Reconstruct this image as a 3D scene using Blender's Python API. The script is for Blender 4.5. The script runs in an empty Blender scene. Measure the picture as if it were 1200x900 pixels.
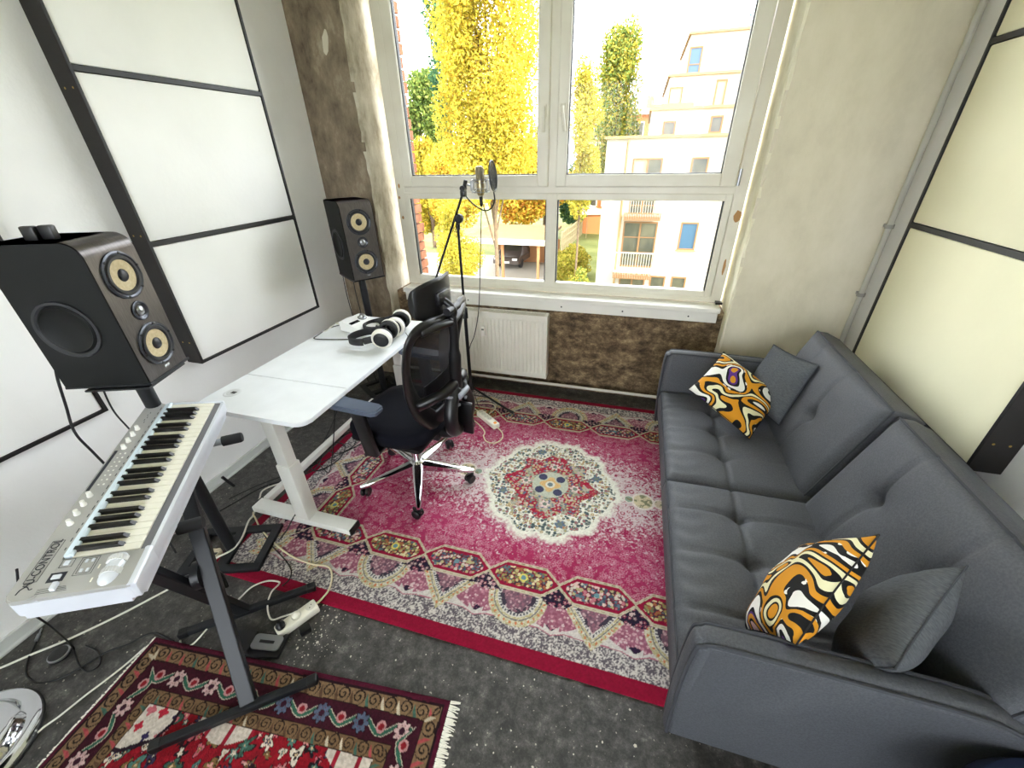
import bpy, bmesh, math, random
import numpy as np
from mathutils import Vector, Matrix

random.seed(7)
PI = math.pi
SC = bpy.context.scene
COL = SC.collection

# ------------------------------------------------------------------ camera
F_PX = 472.68
cam_data = bpy.data.cameras.new('camera')
cam_data.sensor_width = 36.0
cam_data.lens = 36.0 * F_PX / 1200.0
cam_data.clip_start = 0.02
cam_data.clip_end = 400
cam = bpy.data.objects.new('camera', cam_data)
COL.objects.link(cam)
yaw, pitch, roll = -0.290413725, 0.520995276, -0.0226816102
fw = Vector((math.sin(yaw) * math.cos(pitch), math.cos(yaw) * math.cos(pitch), -math.sin(pitch)))
rt = Vector((math.cos(yaw), -math.sin(yaw), 0))
up = rt.cross(fw)
r2 = rt * math.cos(roll) + up * math.sin(roll)
u2 = -rt * math.sin(roll) + up * math.cos(roll)
cam.matrix_world = Matrix(((r2.x, u2.x, -fw.x, 0), (r2.y, u2.y, -fw.y, 0), (r2.z, u2.z, -fw.z, 1.7), (0, 0, 0, 1)))
SC.camera = cam

# ------------------------------------------------------------------ sky, sun, exposure
world = bpy.data.worlds.new('sky')
SC.world = world
world.use_nodes = True
bg = world.node_tree.nodes['Background']
bg.inputs['Color'].default_value = (0.90, 0.93, 1.0, 1)
bg.inputs['Strength'].default_value = 3.2
sun_data = bpy.data.lights.new('sun', 'SUN')
sun_data.energy = 5.0
sun_data.color = (1.0, 0.93, 0.78)
sun_data.angle = 0.01
sun = bpy.data.objects.new('sun', sun_data)
COL.objects.link(sun)
sun.rotation_euler = Vector((-0.93, 0.24, -0.55)).to_track_quat('-Z', 'Y').to_euler()
SC.view_settings.view_transform = 'Standard'
SC.view_settings.look = 'None'
SC.view_settings.gamma = 1
SC.view_settings.use_curve_mapping = False
SC.view_settings.exposure = 1.9
SC.cycles.use_denoising = True
SC.cycles.max_bounces = 14
SC.cycles.diffuse_bounces = 8
SC.cycles.transparent_max_bounces = 16
SC.cycles.sample_clamp_indirect = 10.0

# ------------------------------------------------------------------ helpers
def lin(c):
    c = c / 255.0
    return c / 12.92 if c <= 0.04045 else ((c + 0.055) / 1.055) ** 2.4
def rgb(r, g, b):
    return (lin(r), lin(g), lin(b), 1)

def mat(name, col, rough=0.6, metal=0.0, col2=None, scale=8.0, detail=4.0, bump=0.0, bscale=None, spec=0.5, stretch=None, alpha=1.0):
    m = bpy.data.materials.new(name)
    m.use_nodes = True
    nt = m.node_tree
    p = nt.nodes['Principled BSDF']
    p.inputs['Roughness'].default_value = rough
    p.inputs['Metallic'].default_value = metal
    p.inputs['Specular IOR Level'].default_value = spec
    p.inputs['Alpha'].default_value = alpha
    tc = nt.nodes.new('ShaderNodeTexCoord')
    mp = nt.nodes.new('ShaderNodeMapping')
    nt.links.new(tc.outputs['Object'], mp.inputs['Vector'])
    if stretch:
        mp.inputs['Scale'].default_value = stretch
    nz = nt.nodes.new('ShaderNodeTexNoise')
    nz.inputs['Scale'].default_value = scale
    nz.inputs['Detail'].default_value = detail
    nt.links.new(mp.outputs['Vector'], nz.inputs['Vector'])
    rp = nt.nodes.new('ShaderNodeValToRGB')
    rp.color_ramp.elements[0].position = 0.35
    rp.color_ramp.elements[1].position = 0.65
    rp.color_ramp.elements[0].color = col
    rp.color_ramp.elements[1].color = col2 or tuple(min(1, c * 1.06) for c in col[:3]) + (1,)
    nt.links.new(nz.outputs['Fac'], rp.inputs['Fac'])
    nt.links.new(rp.outputs['Color'], p.inputs['Base Color'])
    if bump:
        b = nt.nodes.new('ShaderNodeBump')
        b.inputs['Strength'].default_value = bump
        b.inputs['Distance'].default_value = 0.01
        n2 = nz
        if bscale:
            n2 = nt.nodes.new('ShaderNodeTexNoise')
            n2.inputs['Scale'].default_value = bscale
            n2.inputs['Detail'].default_value = 5
            nt.links.new(mp.outputs['Vector'], n2.inputs['Vector'])
        nt.links.new(n2.outputs['Fac'], b.inputs['Height'])
        nt.links.new(b.outputs['Normal'], p.inputs['Normal'])
    return m

def attr_mat(name, rough=0.9, bump=0.0, bscale=300, sheen=0.0):
    m = bpy.data.materials.new(name)
    m.use_nodes = True
    nt = m.node_tree
    p = nt.nodes['Principled BSDF']
    p.inputs['Roughness'].default_value = rough
    p.inputs['Specular IOR Level'].default_value = 0.2
    a = nt.nodes.new('ShaderNodeAttribute')
    a.attribute_name = 'Col'
    nt.links.new(a.outputs['Color'], p.inputs['Base Color'])
    if bump:
        tc = nt.nodes.new('ShaderNodeTexCoord')
        nz = nt.nodes.new('ShaderNodeTexNoise')
        nz.inputs['Scale'].default_value = bscale
        nt.links.new(tc.outputs['Object'], nz.inputs['Vector'])
        b = nt.nodes.new('ShaderNodeBump')
        b.inputs['Strength'].default_value = bump
        b.inputs['Distance'].default_value = 0.004
        nt.links.new(nz.outputs['Fac'], b.inputs['Height'])
        nt.links.new(b.outputs['Normal'], p.inputs['Normal'])
    return m

def obj(name, bm, m=None, parent=None, smooth=False, loc=None):
    me = bpy.data.meshes.new(name)
    if isinstance(bm, bmesh.types.BMesh):
        bm.to_mesh(me)
        bm.free()
    else:
        bpy.data.meshes.remove(me)
        me = bm
    if m: me.materials.append(m)
    if smooth:
        for p in me.polygons: p.use_smooth = True
        if smooth != 'all':
            try: me.set_sharp_from_angle(angle=math.radians(38))
            except Exception: pass
    o = bpy.data.objects.new(name, me)
    COL.objects.link(o)
    if parent: o.parent = parent
    if loc: o.location = loc
    return o

def tag(o, label, cat, group=None, kind=None):
    o['label'] = label
    o['category'] = cat
    if group: o['group'] = group
    if kind: o['kind'] = kind
    return o

def thing(name, label, cat, loc=(0, 0, 0), rz=0.0, group=None):
    o = bpy.data.objects.new(name, None)
    o.empty_display_size = 0.1
    COL.objects.link(o)
    o.location = loc
    o.rotation_euler = (0, 0, rz)
    return tag(o, label, cat, group)

def struct(name, bm, m, smooth=False):
    o = obj(name, bm, m, None, smooth)
    o['kind'] = 'structure'
    return o

def kids(o):
    return [c for c in bpy.data.objects if c.parent == o]

def BM():
    return bmesh.new()

def add_box(bm, x0, x1, y0, y1, z0, z1, bev=0.0, seg=2, M=None):
    vs = [bm.verts.new(v) for v in ((x0, y0, z0), (x1, y0, z0), (x1, y1, z0), (x0, y1, z0), (x0, y0, z1), (x1, y0, z1), (x1, y1, z1), (x0, y1, z1))]
    fs = [bm.faces.new([vs[i] for i in f]) for f in ((3, 2, 1, 0), (4, 5, 6, 7), (0, 1, 5, 4), (1, 2, 6, 5), (2, 3, 7, 6), (3, 0, 4, 7))]
    out = vs
    if bev:
        es = list({e for f in fs for e in f.edges})
        r = bmesh.ops.bevel(bm, geom=es, offset=bev, segments=seg, profile=0.5, affect='EDGES')
        out = list({v for f in r['faces'] for v in f.verts} | {v for v in vs if v.is_valid})
    if M is not None:
        bmesh.ops.transform(bm, matrix=M, verts=[v for v in out if v.is_valid])
    return bm

def box(x0, x1, y0, y1, z0, z1, bev=0.0, seg=2, M=None):
    return add_box(BM(), x0, x1, y0, y1, z0, z1, bev, seg, M)

def frame_at(d):
    d = d.normalized()
    a = Vector((0, 0, 1)) if abs(d.z) < 0.95 else Vector((1, 0, 0))
    u = d.cross(a).normalized()
    return u, d.cross(u).normalized()

def add_tube(bm, pts, r, n=8, closed=False, cap=True):
    pts = [Vector(p) for p in pts]
    N = len(pts)
    rs = r if isinstance(r, (list, tuple)) else [r] * N
    rings = []
    u = None
    for i in range(N):
        if closed:
            d = pts[(i + 1) % N] - pts[i - 1]
        else:
            d = pts[min(i + 1, N - 1)] - pts[max(i - 1, 0)]
        d.normalize()
        if u is None:
            u, v = frame_at(d)
        else:
            u = (u - d * u.dot(d))
            if u.length < 1e-6: u, v = frame_at(d)
            u.normalize()
            v = d.cross(u)
        rings.append([bm.verts.new(pts[i] + (u * math.cos(2 * PI * k / n) + v * math.sin(2 * PI * k / n)) * rs[i]) for k in range(n)])
    for i in range(N if closed else N - 1):
        a, b = rings[i], rings[(i + 1) % N]
        for k in range(n):
            bm.faces.new((a[k], a[(k + 1) % n], b[(k + 1) % n], b[k]))
    if cap and not closed:
        bm.faces.new(rings[0][::-1])
        bm.faces.new(rings[-1])
    return bm

def tube(pts, r, n=8, closed=False):
    return add_tube(BM(), pts, r, n, closed)

def smooth_path(pts, per=6, closed=False):
    P = [Vector(p) for p in pts]
    n = len(P)
    out = []
    for i in range(n if closed else n - 1):
        p0 = P[i - 1] if (i > 0 or closed) else P[0]
        p1, p2 = P[i], P[(i + 1) % n]
        p3 = P[(i + 2) % n] if (i + 2 < n or closed) else P[-1]
        for k in range(per):
            t = k / per
            out.append(0.5 * ((2 * p1) + (p2 - p0) * t + (2 * p0 - 5 * p1 + 4 * p2 - p3) * t * t + (3 * p1 - p0 - 3 * p2 + p3) * t ** 3))
    if not closed: out.append(P[-1])
    return out

def add_lathe(bm, prof, n=24, M=None):
    rings = []
    for (r, z) in prof:
        if r < 1e-6:
            rings.append([bm.verts.new((0, 0, z))])
        else:
            rings.append([bm.verts.new((r * math.cos(2 * PI * k / n), r * math.sin(2 * PI * k / n), z)) for k in range(n)])
    for a, b in zip(rings[:-1], rings[1:]):
        for k in range(n):
            k2 = (k + 1) % n
            if len(a) == 1 and len(b) == 1: continue
            if len(a) == 1: bm.faces.new((a[0], b[k], b[k2]))
            elif len(b) == 1: bm.faces.new((a[k], a[k2], b[0]))
            else: bm.faces.new((a[k], a[k2], b[k2], b[k]))
    if M is not None:
        bmesh.ops.transform(bm, matrix=M, verts=[v for rg in rings for v in rg])
    return bm

def lathe(prof, n=24, M=None):
    return add_lathe(BM(), prof, n, M)

def add_bar(bm, a, b, w, h, upv=(0, 0, 1), bev=0.0):
    a, b = Vector(a), Vector(b)
    d = b - a
    L = d.length
    d.normalize()
    upv = Vector(upv)
    s = d.cross(upv)
    if s.length < 1e-4: s = d.cross(Vector((1, 0, 0)))
    s.normalize()
    t = s.cross(d)
    M = Matrix(((d.x, s.x, t.x, a.x), (d.y, s.y, t.y, a.y), (d.z, s.z, t.z, a.z), (0, 0, 0, 1)))
    return add_box(bm, 0, L, -w / 2, w / 2, -h / 2, h / 2, bev, 2, M)

def bar(a, b, w, h, upv=(0, 0, 1), bev=0.0):
    return add_bar(BM(), a, b, w, h, upv, bev)

def add_prism(bm, outline, z0, z1):
    lo = [bm.verts.new((x, y, z0)) for x, y in outline]
    hi = [bm.verts.new((x, y, z1)) for x, y in outline]
    n = len(outline)
    bm.faces.new(lo[::-1]); bm.faces.new(hi)
    for i in range(n):
        bm.faces.new((lo[i], lo[(i + 1) % n], hi[(i + 1) % n], hi[i]))
    return bm

def rrect(x0, x1, y0, y1, r, n=6):
    out = []
    for cx, cy, a0 in ((x1 - r, y1 - r, 0), (x0 + r, y1 - r, PI / 2), (x0 + r, y0 + r, PI), (x1 - r, y0 + r, 1.5 * PI)):
        for k in range(n + 1):
            a = a0 + PI / 2 * k / n
            out.append((cx + r * math.cos(a), cy + r * math.sin(a)))
    return out

def mtx(loc=(0, 0, 0), rx=0, ry=0, rz=0):
    from mathutils import Euler
    return Matrix.Translation(loc) @ Euler((rx, ry, rz)).to_matrix().to_4x4()

def axis_mtx(loc, zaxis, xhint=(1, 0, 0)):
    z = Vector(zaxis).normalized()
    x = Vector(xhint)
    x = (x - z * x.dot(z))
    if x.length < 1e-5: x = z.orthogonal()
    x.normalize()
    y = z.cross(x)
    return Matrix(((x.x, y.x, z.x, loc[0]), (x.y, y.y, z.y, loc[1]), (x.z, y.z, z.z, loc[2]), (0, 0, 0, 1)))

def text_mesh(s, size, depth=0.0006):
    cu = bpy.data.curves.new('lettering', 'FONT')
    cu.body = s
    cu.size = size
    cu.extrude = depth
    cu.align_x = 'CENTER'
    cu.align_y = 'CENTER'
    o = bpy.data.objects.new('lettering', cu)
    me = bpy.data.meshes.new_from_object(o)
    bpy.data.objects.remove(o)
    bpy.data.curves.remove(cu)
    return me

def grid_mesh(name, X, Y, Z, C=None, skirt=None):
    """grid of vertices; colours in a point attribute; skirt = depth of a closing rim"""
    ny, nx = X.shape
    v = np.stack([X, Y, Z], -1).reshape(-1, 3).astype(np.float32)
    i = np.arange(ny * nx).reshape(ny, nx)
    f = np.stack([i[:-1, :-1], i[:-1, 1:], i[1:, 1:], i[1:, :-1]], -1).reshape(-1, 4)
    col = None if C is None else np.concatenate([C.reshape(-1, 3), np.ones((ny * nx, 1))], 1).astype(np.float32)
    if skirt:
        rim = np.concatenate([i[0, :], i[1:, -1], i[-1, -2::-1], i[-2:0:-1, 0]])
        lo = v[rim].copy(); lo[:, 2] = skirt if skirt != 'x' else 0
        b = len(v)
        v = np.concatenate([v, lo])
        n = len(rim); k = np.arange(n); k2 = (k + 1) % n
        f2 = np.stack([rim[k2], rim[k], b + k, b + k2], -1)
        f = np.concatenate([f, f2])
        if col is not None: col = np.concatenate([col, col[rim]])
    me = bpy.data.meshes.new(name)
    me.vertices.add(len(v)); me.vertices.foreach_set('co', v.ravel())
    me.loops.add(f.size); me.loops.foreach_set('vertex_index', f.ravel().astype(np.int32))
    me.polygons.add(len(f))
    me.polygons.foreach_set('loop_start', np.arange(0, f.size, 4, dtype=np.int32))
    me.update(calc_edges=True)
    if col is not None:
        a = me.color_attributes.new('Col', 'FLOAT_COLOR', 'POINT')
        a.data.foreach_set('color', col.ravel())
    return me

# ------------------------------------------------------------------ materials
WHITE_WALL = mat('white_wall_paint', rgb(236, 235, 233), 0.85, bump=0.12, bscale=60, scale=3)
CEIL = mat('ceiling_paint', rgb(238, 237, 233), 0.9)
PANEL_CLOTH = mat('panel_cloth', rgb(240, 239, 235), 0.9, bump=0.08, bscale=40, scale=2)
PANEL_WARM_LIT = mat('warm_lit_panel_cloth', rgb(243, 238, 205), 0.9, bump=0.08, bscale=40, scale=2)  # white panel cloth with warm light tinted into its colour
BLACK_WOOD = mat('black_stained_wood', rgb(14, 11, 12), 0.5, col2=rgb(22, 17, 17), scale=30, stretch=(1, 1, 12))
WINDOW_PVC = mat('window_frame_plastic', rgb(226, 222, 208), 0.35, col2=rgb(216, 210, 194), scale=4)
SILL_WHITE = mat('sill_white', rgb(228, 226, 218), 0.4)
GASKET = mat('black_gasket', rgb(25, 27, 34), 0.5)
BLACK_PLASTIC = mat('black_plastic', rgb(20, 20, 22), 0.4)
BLACK_METAL = mat('black_metal', rgb(24, 26, 30), 0.42, metal=0.3)
CABLE_BLACK = mat('cable_black', rgb(18, 18, 20), 0.5)
CABLE_WHITE = mat('cable_white', rgb(222, 220, 208), 0.5)
CHROME = mat('chrome', rgb(225, 227, 230), 0.08, metal=1.0)
STEEL = mat('brushed_steel', rgb(170, 172, 176), 0.3, metal=1.0)
DESK_WHITE = mat('desk_white_laminate', rgb(234, 237, 240), 0.32)
LEG_WHITE = mat('powder_coated_white', rgb(226, 226, 220), 0.4)
RADIATOR = mat('radiator_enamel', rgb(232, 229, 218), 0.3)

def plaster(name, ramp, scale, bump, spots=None, rough=0.9, zs=0.55, rn=0.68):
    """raw plaster: ramp of colours over two noises"""
    m = bpy.data.materials.new(name); m.use_nodes = True
    nt = m.node_tree; p = nt.nodes['Principled BSDF']; p.inputs['Roughness'].default_value = rough
    p.inputs['Specular IOR Level'].default_value = 0.2
    tc = nt.nodes.new('ShaderNodeTexCoord')
    mp = nt.nodes.new('ShaderNodeMapping'); mp.inputs['Scale'].default_value = (1, 1, zs)
    nt.links.new(tc.outputs['Object'], mp.inputs['Vector'])
    n1 = nt.nodes.new('ShaderNodeTexNoise'); n1.inputs['Scale'].default_value = scale; n1.inputs['Detail'].default_value = 9; n1.inputs['Roughness'].default_value = rn
    n1.inputs['Distortion'].default_value = 0.12
    nt.links.new(mp.outputs['Vector'], n1.inputs['Vector'])
    rp = nt.nodes.new('ShaderNodeValToRGB')
    els = rp.color_ramp.elements
    els[0].position, els[0].color = ramp[0]
    els[1].position, els[1].color = ramp[-1]
    for pos, c in ramp[1:-1]:
        e = els.new(pos); e.color = c
    nt.links.new(n1.outputs['Fac'], rp.inputs['Fac'])
    col = rp.outputs['Color']
    if spots:
        sc, thr, c = spots
        n2 = nt.nodes.new('ShaderNodeTexNoise'); n2.inputs['Scale'].default_value = sc; n2.inputs['Detail'].default_value = 3
        nt.links.new(tc.outputs['Object'], n2.inputs['Vector'])
        r2_ = nt.nodes.new('ShaderNodeValToRGB')
        r2_.color_ramp.elements[0].position = thr; r2_.color_ramp.elements[0].color = (0, 0, 0, 1)
        r2_.color_ramp.elements[1].position = thr + 0.03; r2_.color_ramp.elements[1].color = (1, 1, 1, 1)
        nt.links.new(n2.outputs['Fac'], r2_.inputs['Fac'])
        mx = nt.nodes.new('ShaderNodeMix'); mx.data_type = 'RGBA'
        nt.links.new(r2_.outputs['Color'], mx.inputs['Factor'])
        nt.links.new(col, mx.inputs['A']); mx.inputs['B'].default_value = c
        col = mx.outputs['Result']
    nt.links.new(col, p.inputs['Base Color'])
    b = nt.nodes.new('ShaderNodeBump'); b.inputs['Strength'].default_value = bump; b.inputs['Distance'].default_value = 0.02
    nt.links.new(n1.outputs['Fac'], b.inputs['Height']); nt.links.new(b.outputs['Normal'], p.inputs['Normal'])
    return m

RAW_BROWN = plaster('raw_brown_plaster', [(0.3, rgb(88, 77, 65)), (0.42, rgb(118, 105, 89)), (0.55, rgb(140, 126, 107)), (0.66, rgb(166, 154, 133)), (0.76, rgb(186, 176, 154))], 8, 0.6)
RAW_REVEAL_LIT = plaster('lit_raw_reveal_plaster', [(0.3, rgb(132, 120, 100)), (0.5, rgb(192, 184, 164)), (0.7, rgb(222, 216, 200))], 6, 0.5)
RAW_DARK = plaster('raw_dark_masonry', [(0.32, rgb(44, 36, 29)), (0.43, rgb(88, 73, 57)), (0.52, rgb(122, 103, 80)), (0.60, rgb(160, 138, 106)), (0.70, rgb(206, 188, 152))], 9, 0.9, zs=1.5, rn=0.8)
PAINTED_BRICK = plaster('painted_rough_wall', [(0.3, rgb(206, 198, 176)), (0.5, rgb(218, 210, 188)), (0.7, rgb(226, 218, 198))], 4, 0.35)
REVEAL_LIT = plaster('lit_reveal_paint', [(0.3, rgb(214, 206, 176)), (0.5, rgb(232, 226, 200)), (0.7, rgb(238, 233, 212))], 8, 0.4)  # pier paint brightened: daylight on the right reveal is in the colour
FLOOR = plaster('worn_concrete_floor', [(0.33, rgb(26, 25, 24)), (0.45, rgb(48, 46, 44)), (0.56, rgb(76, 74, 71)), (0.70, rgb(138, 135, 127))], 16, 0.35, spots=(75, 0.685, rgb(168, 162, 148)), rough=0.45, rn=0.85)
FLOOR.node_tree.nodes['Principled BSDF'].inputs['Specular IOR Level'].default_value = 0.5
FLOOR.node_tree.nodes['Mapping'].inputs['Scale'].default_value = (1, 1, 1)

def glass_mat():
    m = bpy.data.materials.new('window_glass'); m.use_nodes = True
    nt = m.node_tree; nt.nodes.clear()
    out = nt.nodes.new('ShaderNodeOutputMaterial')
    tr = nt.nodes.new('ShaderNodeBsdfTransparent'); gl = nt.nodes.new('ShaderNodeBsdfGlossy')
    tr.inputs['Color'].default_value = (0.97, 0.985, 0.975, 1)
    gl.inputs['Roughness'].default_value = 0.02
    fr = nt.nodes.new('ShaderNodeFresnel'); fr.inputs['IOR'].default_value = 1.18
    mx = nt.nodes.new('ShaderNodeMixShader')
    nt.links.new(fr.outputs[0], mx.inputs[0]); nt.links.new(tr.outputs[0], mx.inputs[1]); nt.links.new(gl.outputs[0], mx.inputs[2])
    nt.links.new(mx.outputs[0], out.inputs[0])
    return m
GLASS = glass_mat()

# ------------------------------------------------------------------ room shell
XL, XR, YP, YN, YB = -2.24, 1.33, 2.78, 2.88, -2.6
ZC = 3.1
struct('floor', box(XL - 0.2, XR + 0.2, YB, 3.15, -0.2, 0), FLOOR)
struct('ceiling', box(XL - 0.2, XR + 0.2, YB - 0.2, 3.15, ZC, ZC + 0.2), CEIL)
struct('wall_left', box(XL - 0.2, XL, YB - 0.2, 3.15, -0.2, ZC), WHITE_WALL)
struct('wall_right', box(XR, XR + 0.2, YB - 0.2, 3.15, -0.2, ZC), WHITE_WALL)
bm = BM()      # wall behind the camera with an opening for the added light window
add_box(bm, XL, -1.8, YB - 0.2, YB, -0.2, ZC); add_box(bm, 0.95, XR, YB - 0.2, YB, -0.2, ZC)
add_box(bm, -1.8, 0.95, YB - 0.2, YB, -0.2, 0.80); add_box(bm, -1.8, 0.95, YB - 0.2, YB, 2.80, ZC)
struct('wall_front', bm, WHITE_WALL)

def rough_pier(x0, x1, y0, y1, z0, z1, edge_x, amp, n=60):
    """pier whose free vertical edge is chipped"""
    bm = BM()
    rows = []
    rnd = random.Random(int(abs(x0) * 100))
    for i in range(n + 1):
        z = z0 + (z1 - z0) * i / n
        j = (rnd.random() - 0.5) * amp
        k = (rnd.random() - 0.5) * amp
        if edge_x == 'hi':
            prof = [(x0, y1), (x0, y0), (x1 - 0.012 + k, y0 + k * 0.3), (x1 + j * 0.4, y0 + 0.012 + j * 0.5), (x1, y1)]
        else:
            prof = [(x0, y1), (x0 + j * 0.4, y0 + 0.012 + j * 0.5), (x0 + 0.012 + k, y0 + k * 0.3), (x1, y0), (x1, y1)]
        rows.append([bm.verts.new((x, y, z)) for x, y in prof])
    for a, b in zip(rows[:-1], rows[1:]):
        for k in range(5):
            bm.faces.new((a[k], a[(k + 1) % 5], b[(k + 1) % 5], b[k]))
    bm.faces.new(rows[0][::-1]); bm.faces.new(rows[-1])
    return bm

wb = struct('wall_back', box(-1.83, 0.645, YN, 3.12, -0.2, 0.735), RAW_DARK)
o = wbl = struct('wall_back_left', rough_pier(XL - 0.02, -1.835, YP, 3.12, -0.2, ZC, 'hi', 0.016), RAW_BROWN)
# inner reveal of the left pier: raw plaster, colour lightened for window light
o.data.materials.append(RAW_REVEAL_LIT)
for p in o.data.polygons:
    if p.normal.x > 0.6: p.material_index = 1
o = struct('wall_back_right', rough_pier(0.64, XR + 0.02, YP, 3.12, -0.2, ZC, 'lo', 0.014), PAINTED_BRICK)
o.data.materials.append(REVEAL_LIT)
for p in o.data.polygons:
    if p.normal.x < -0.6: p.material_index = 1
struct('wall_back_top', box(-1.835, 0.645, YN, 3.12, 2.72, ZC), PAINTED_BRICK)
# torn plaster patch on the left pier
bm = BM()
rnd = random.Random(3)
ol = []
for k in range(16):
    a = 2 * PI * k / 16
    r = 1 + 0.22 * (rnd.random() - 0.5)
    ol.append((-1.985 + 0.022 * r * math.cos(a) + 0.012 * math.sin(a), 2.315 + 0.06 * r * math.sin(a)))
add_prism(bm, ol, 0, 0.004)
o = obj('plaster_patch', bm, mat('pale_plaster', rgb(205, 198, 180), 0.9), wbl)
o.matrix_local = axis_mtx((0, YP + 0.0005, 0), (0, -1, 0), (1, 0, 0))

# baseboard along the left wall: thin pale strip with a cable duct edge
struct('baseboard_left', add_box(box(XL, XL + 0.016, YB, YP, 0, 0.055, 0.003), XL, XL + 0.03, YB, YP, 0, 0.012, 0.003), mat('baseboard_grey_white', rgb(196, 198, 194), 0.5))
struct('baseboard_right', box(XR - 0.016, XR, YB, YP, 0, 0.055, 0.003), mat('baseboard_white', rgb(206, 204, 198), 0.5))

# ------------------------------------------------------------------ window
win = bpy.data.objects.new('window_1', None); COL.objects.link(win)
win['kind'] = 'structure'
WX0, WX1, WZ0, WZ1, WY = -1.765, 0.622, 0.77, 2.70, 2.98
def ring(bm, x0, x1, z0, z1, t, y0, y1, bev=0.006, tb=None, tl=None, tr=None, tt=None):
    tb = tb or t; tl = tl or t; tr = tr or t; tt = tt or t
    add_box(bm, x0, x0 + tl, y0, y1, z0, z1, bev)
    add_box(bm, x1 - tr, x1, y0, y1, z0, z1, bev)
    add_box(bm, x0 + tl - 0.004, x1 - tr + 0.004, y0, y1, z0, z0 + tb, bev)
    add_box(bm, x0 + tl - 0.004, x1 - tr + 0.004, y0, y1, z1 - tt, z1, bev)
bm = BM()
ring(bm, WX0, WX1, WZ0, WZ1, 0.07, WY, WY + 0.07, tb=0.05)
add_box(bm, -0.612, -0.54, WY + 0.002, WY + 0.068, WZ0 + 0.03, 1.45, 0.006); add_box(bm, -0.612, -0.54, WY + 0.002, WY + 0.068, 1.49, WZ1 - 0.03, 0.006)       # mullion
add_box(bm, WX0 + 0.05, WX1 - 0.05, WY + 0.002, WY + 0.068, 1.436, 1.505, 0.006)          # transom
obj('frame', bm, WINDOW_PVC, win)
def pane(x0, x1, z0, z1, y, parent):
    g = obj('glass_pane', box(x0, x1, y, y + 0.006, z0, z1), GLASS, parent)
    bm = BM(); ring(bm, x0 - 0.004, x1 + 0.004, z0 - 0.004, z1 + 0.004, 0.009, y - 0.012, y + 0.018, 0.0)
    obj('gasket', bm, GASKET, parent)
for (x0, x1) in ((-1.655, -0.617), (-0.535, 0.505)):
    bm = BM(); ring(bm, x0 - 0.045, x1 + 0.045, 0.805, 1.455, 0.042, WY - 0.006, WY + 0.05, 0.006)
    sl = obj('fixed_light', bm, WINDOW_PVC, win)
    pane(x0, x1, 0.836, 1.432, WY + 0.02, sl)
for (sx0, sx1, gx0, gx1, hx) in ((-1.69, -0.603, -1.612, -0.677, -0.633), (-0.551, 0.545, -0.482, 0.457, -0.517)):
    bm = BM(); ring(bm, sx0, sx1, 1.493, 2.66, 0.075, WY - 0.022, WY + 0.045, 0.008, tl=gx0 - sx0, tr=sx1 - gx1, tb=0.073)
    sl = obj('sash', bm, WINDOW_PVC, win)
    pane(gx0, gx1, 1.566, 2.585, WY + 0.01, sl)
    hb = box(hx - 0.013, hx + 0.013, WY - 0.032, WY - 0.02, 1.885, 1.955, 0.004)
    tilt = 0.0 if hx < -0.6 else -0.16
    add_box(hb, -0.01, 0.01, WY - 0.062, WY - 0.03, -0.012, 0.012, 0.004, M=mtx((hx, 0, 1.93)))
    add_box(hb, -0.010, 0.010, WY - 0.066, WY - 0.05, -0.125, 0.012, 0.005, M=mtx((hx, 0, 1.93), 0, tilt, 0))
    obj('handle', hb, WINDOW_PVC, sl, True)
# hinge and worn putty at the right stile
for z in (1.50, 2.5):
    obj('hinge', tube([(0.556, WY - 0.02, z), (0.556, WY - 0.02, z + 0.09)], 0.009, 10), STEEL, win, True)
sill = obj('sill', add_box(box(-1.755, 0.61, 2.845, WY + 0.01, 0.735, 0.768, 0.006), -1.745, 0.60, 2.862, YN + 0.004, 0.665, 0.737, 0.002), SILL_WHITE, win)
for x in (-1.2, -0.46, -0.02, 0.42):
    obj('screw', lathe([(0, 0.004), (0.005, 0.003), (0.006, 0)], 10, axis_mtx((x, 2.862, 0.70), (0, -1, 0))), BLACK_METAL, sill)
obj('foam_wedge', box(0.585, 0.628, 2.935, 2.98, 0.770, 0.786, 0.003), BLACK_PLASTIC, win)
# peeling patches on the outer frame
bm = BM()
for (x, z, a, b) in ((0.600, 1.33, 0.022, 0.06), (0.592, 1.02, 0.009, 0.09), (-1.735, 1.5, 0.008, 0.03), (-1.738, 1.28, 0.01, 0.02), (-1.745, 1.42, 0.008, 0.02)):
    ol = [(x + a * (0.75 + 0.4 * rnd.random()) * math.cos(2 * PI * k / 10), z + b * (0.75 + 0.4 * rnd.random()) * math.sin(2 * PI * k / 10) * 0.6) for k in range(10)]
    vs = [bm.verts.new((px_, WY - 0.0012, pz_)) for px_, pz_ in ol]
    bm.faces.new(vs)
obj('peeled_patch', bm, mat('bare_wood', rgb(172, 130, 84), 0.8), win)

# unseen window added behind the camera to brighten the window wall
added_win = bpy.data.objects.new('added_light_window', None); COL.objects.link(added_win); added_win['kind'] = 'structure'
bm = BM(); ring(bm, -1.8, 0.95, 0.80, 2.80, 0.08, YB - 0.13, YB - 0.06)
add_box(bm, -0.465, -0.385, YB - 0.13, YB - 0.06, 0.86, 2.74)
obj('frame', bm, WINDOW_PVC, added_win)
for xa, xb in ((-1.72, -0.465), (-0.385, 0.87)):
    obj('glass_pane', box(xa, xb, YB - 0.10, YB - 0.094, 0.88, 2.72), GLASS, added_win)

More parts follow.
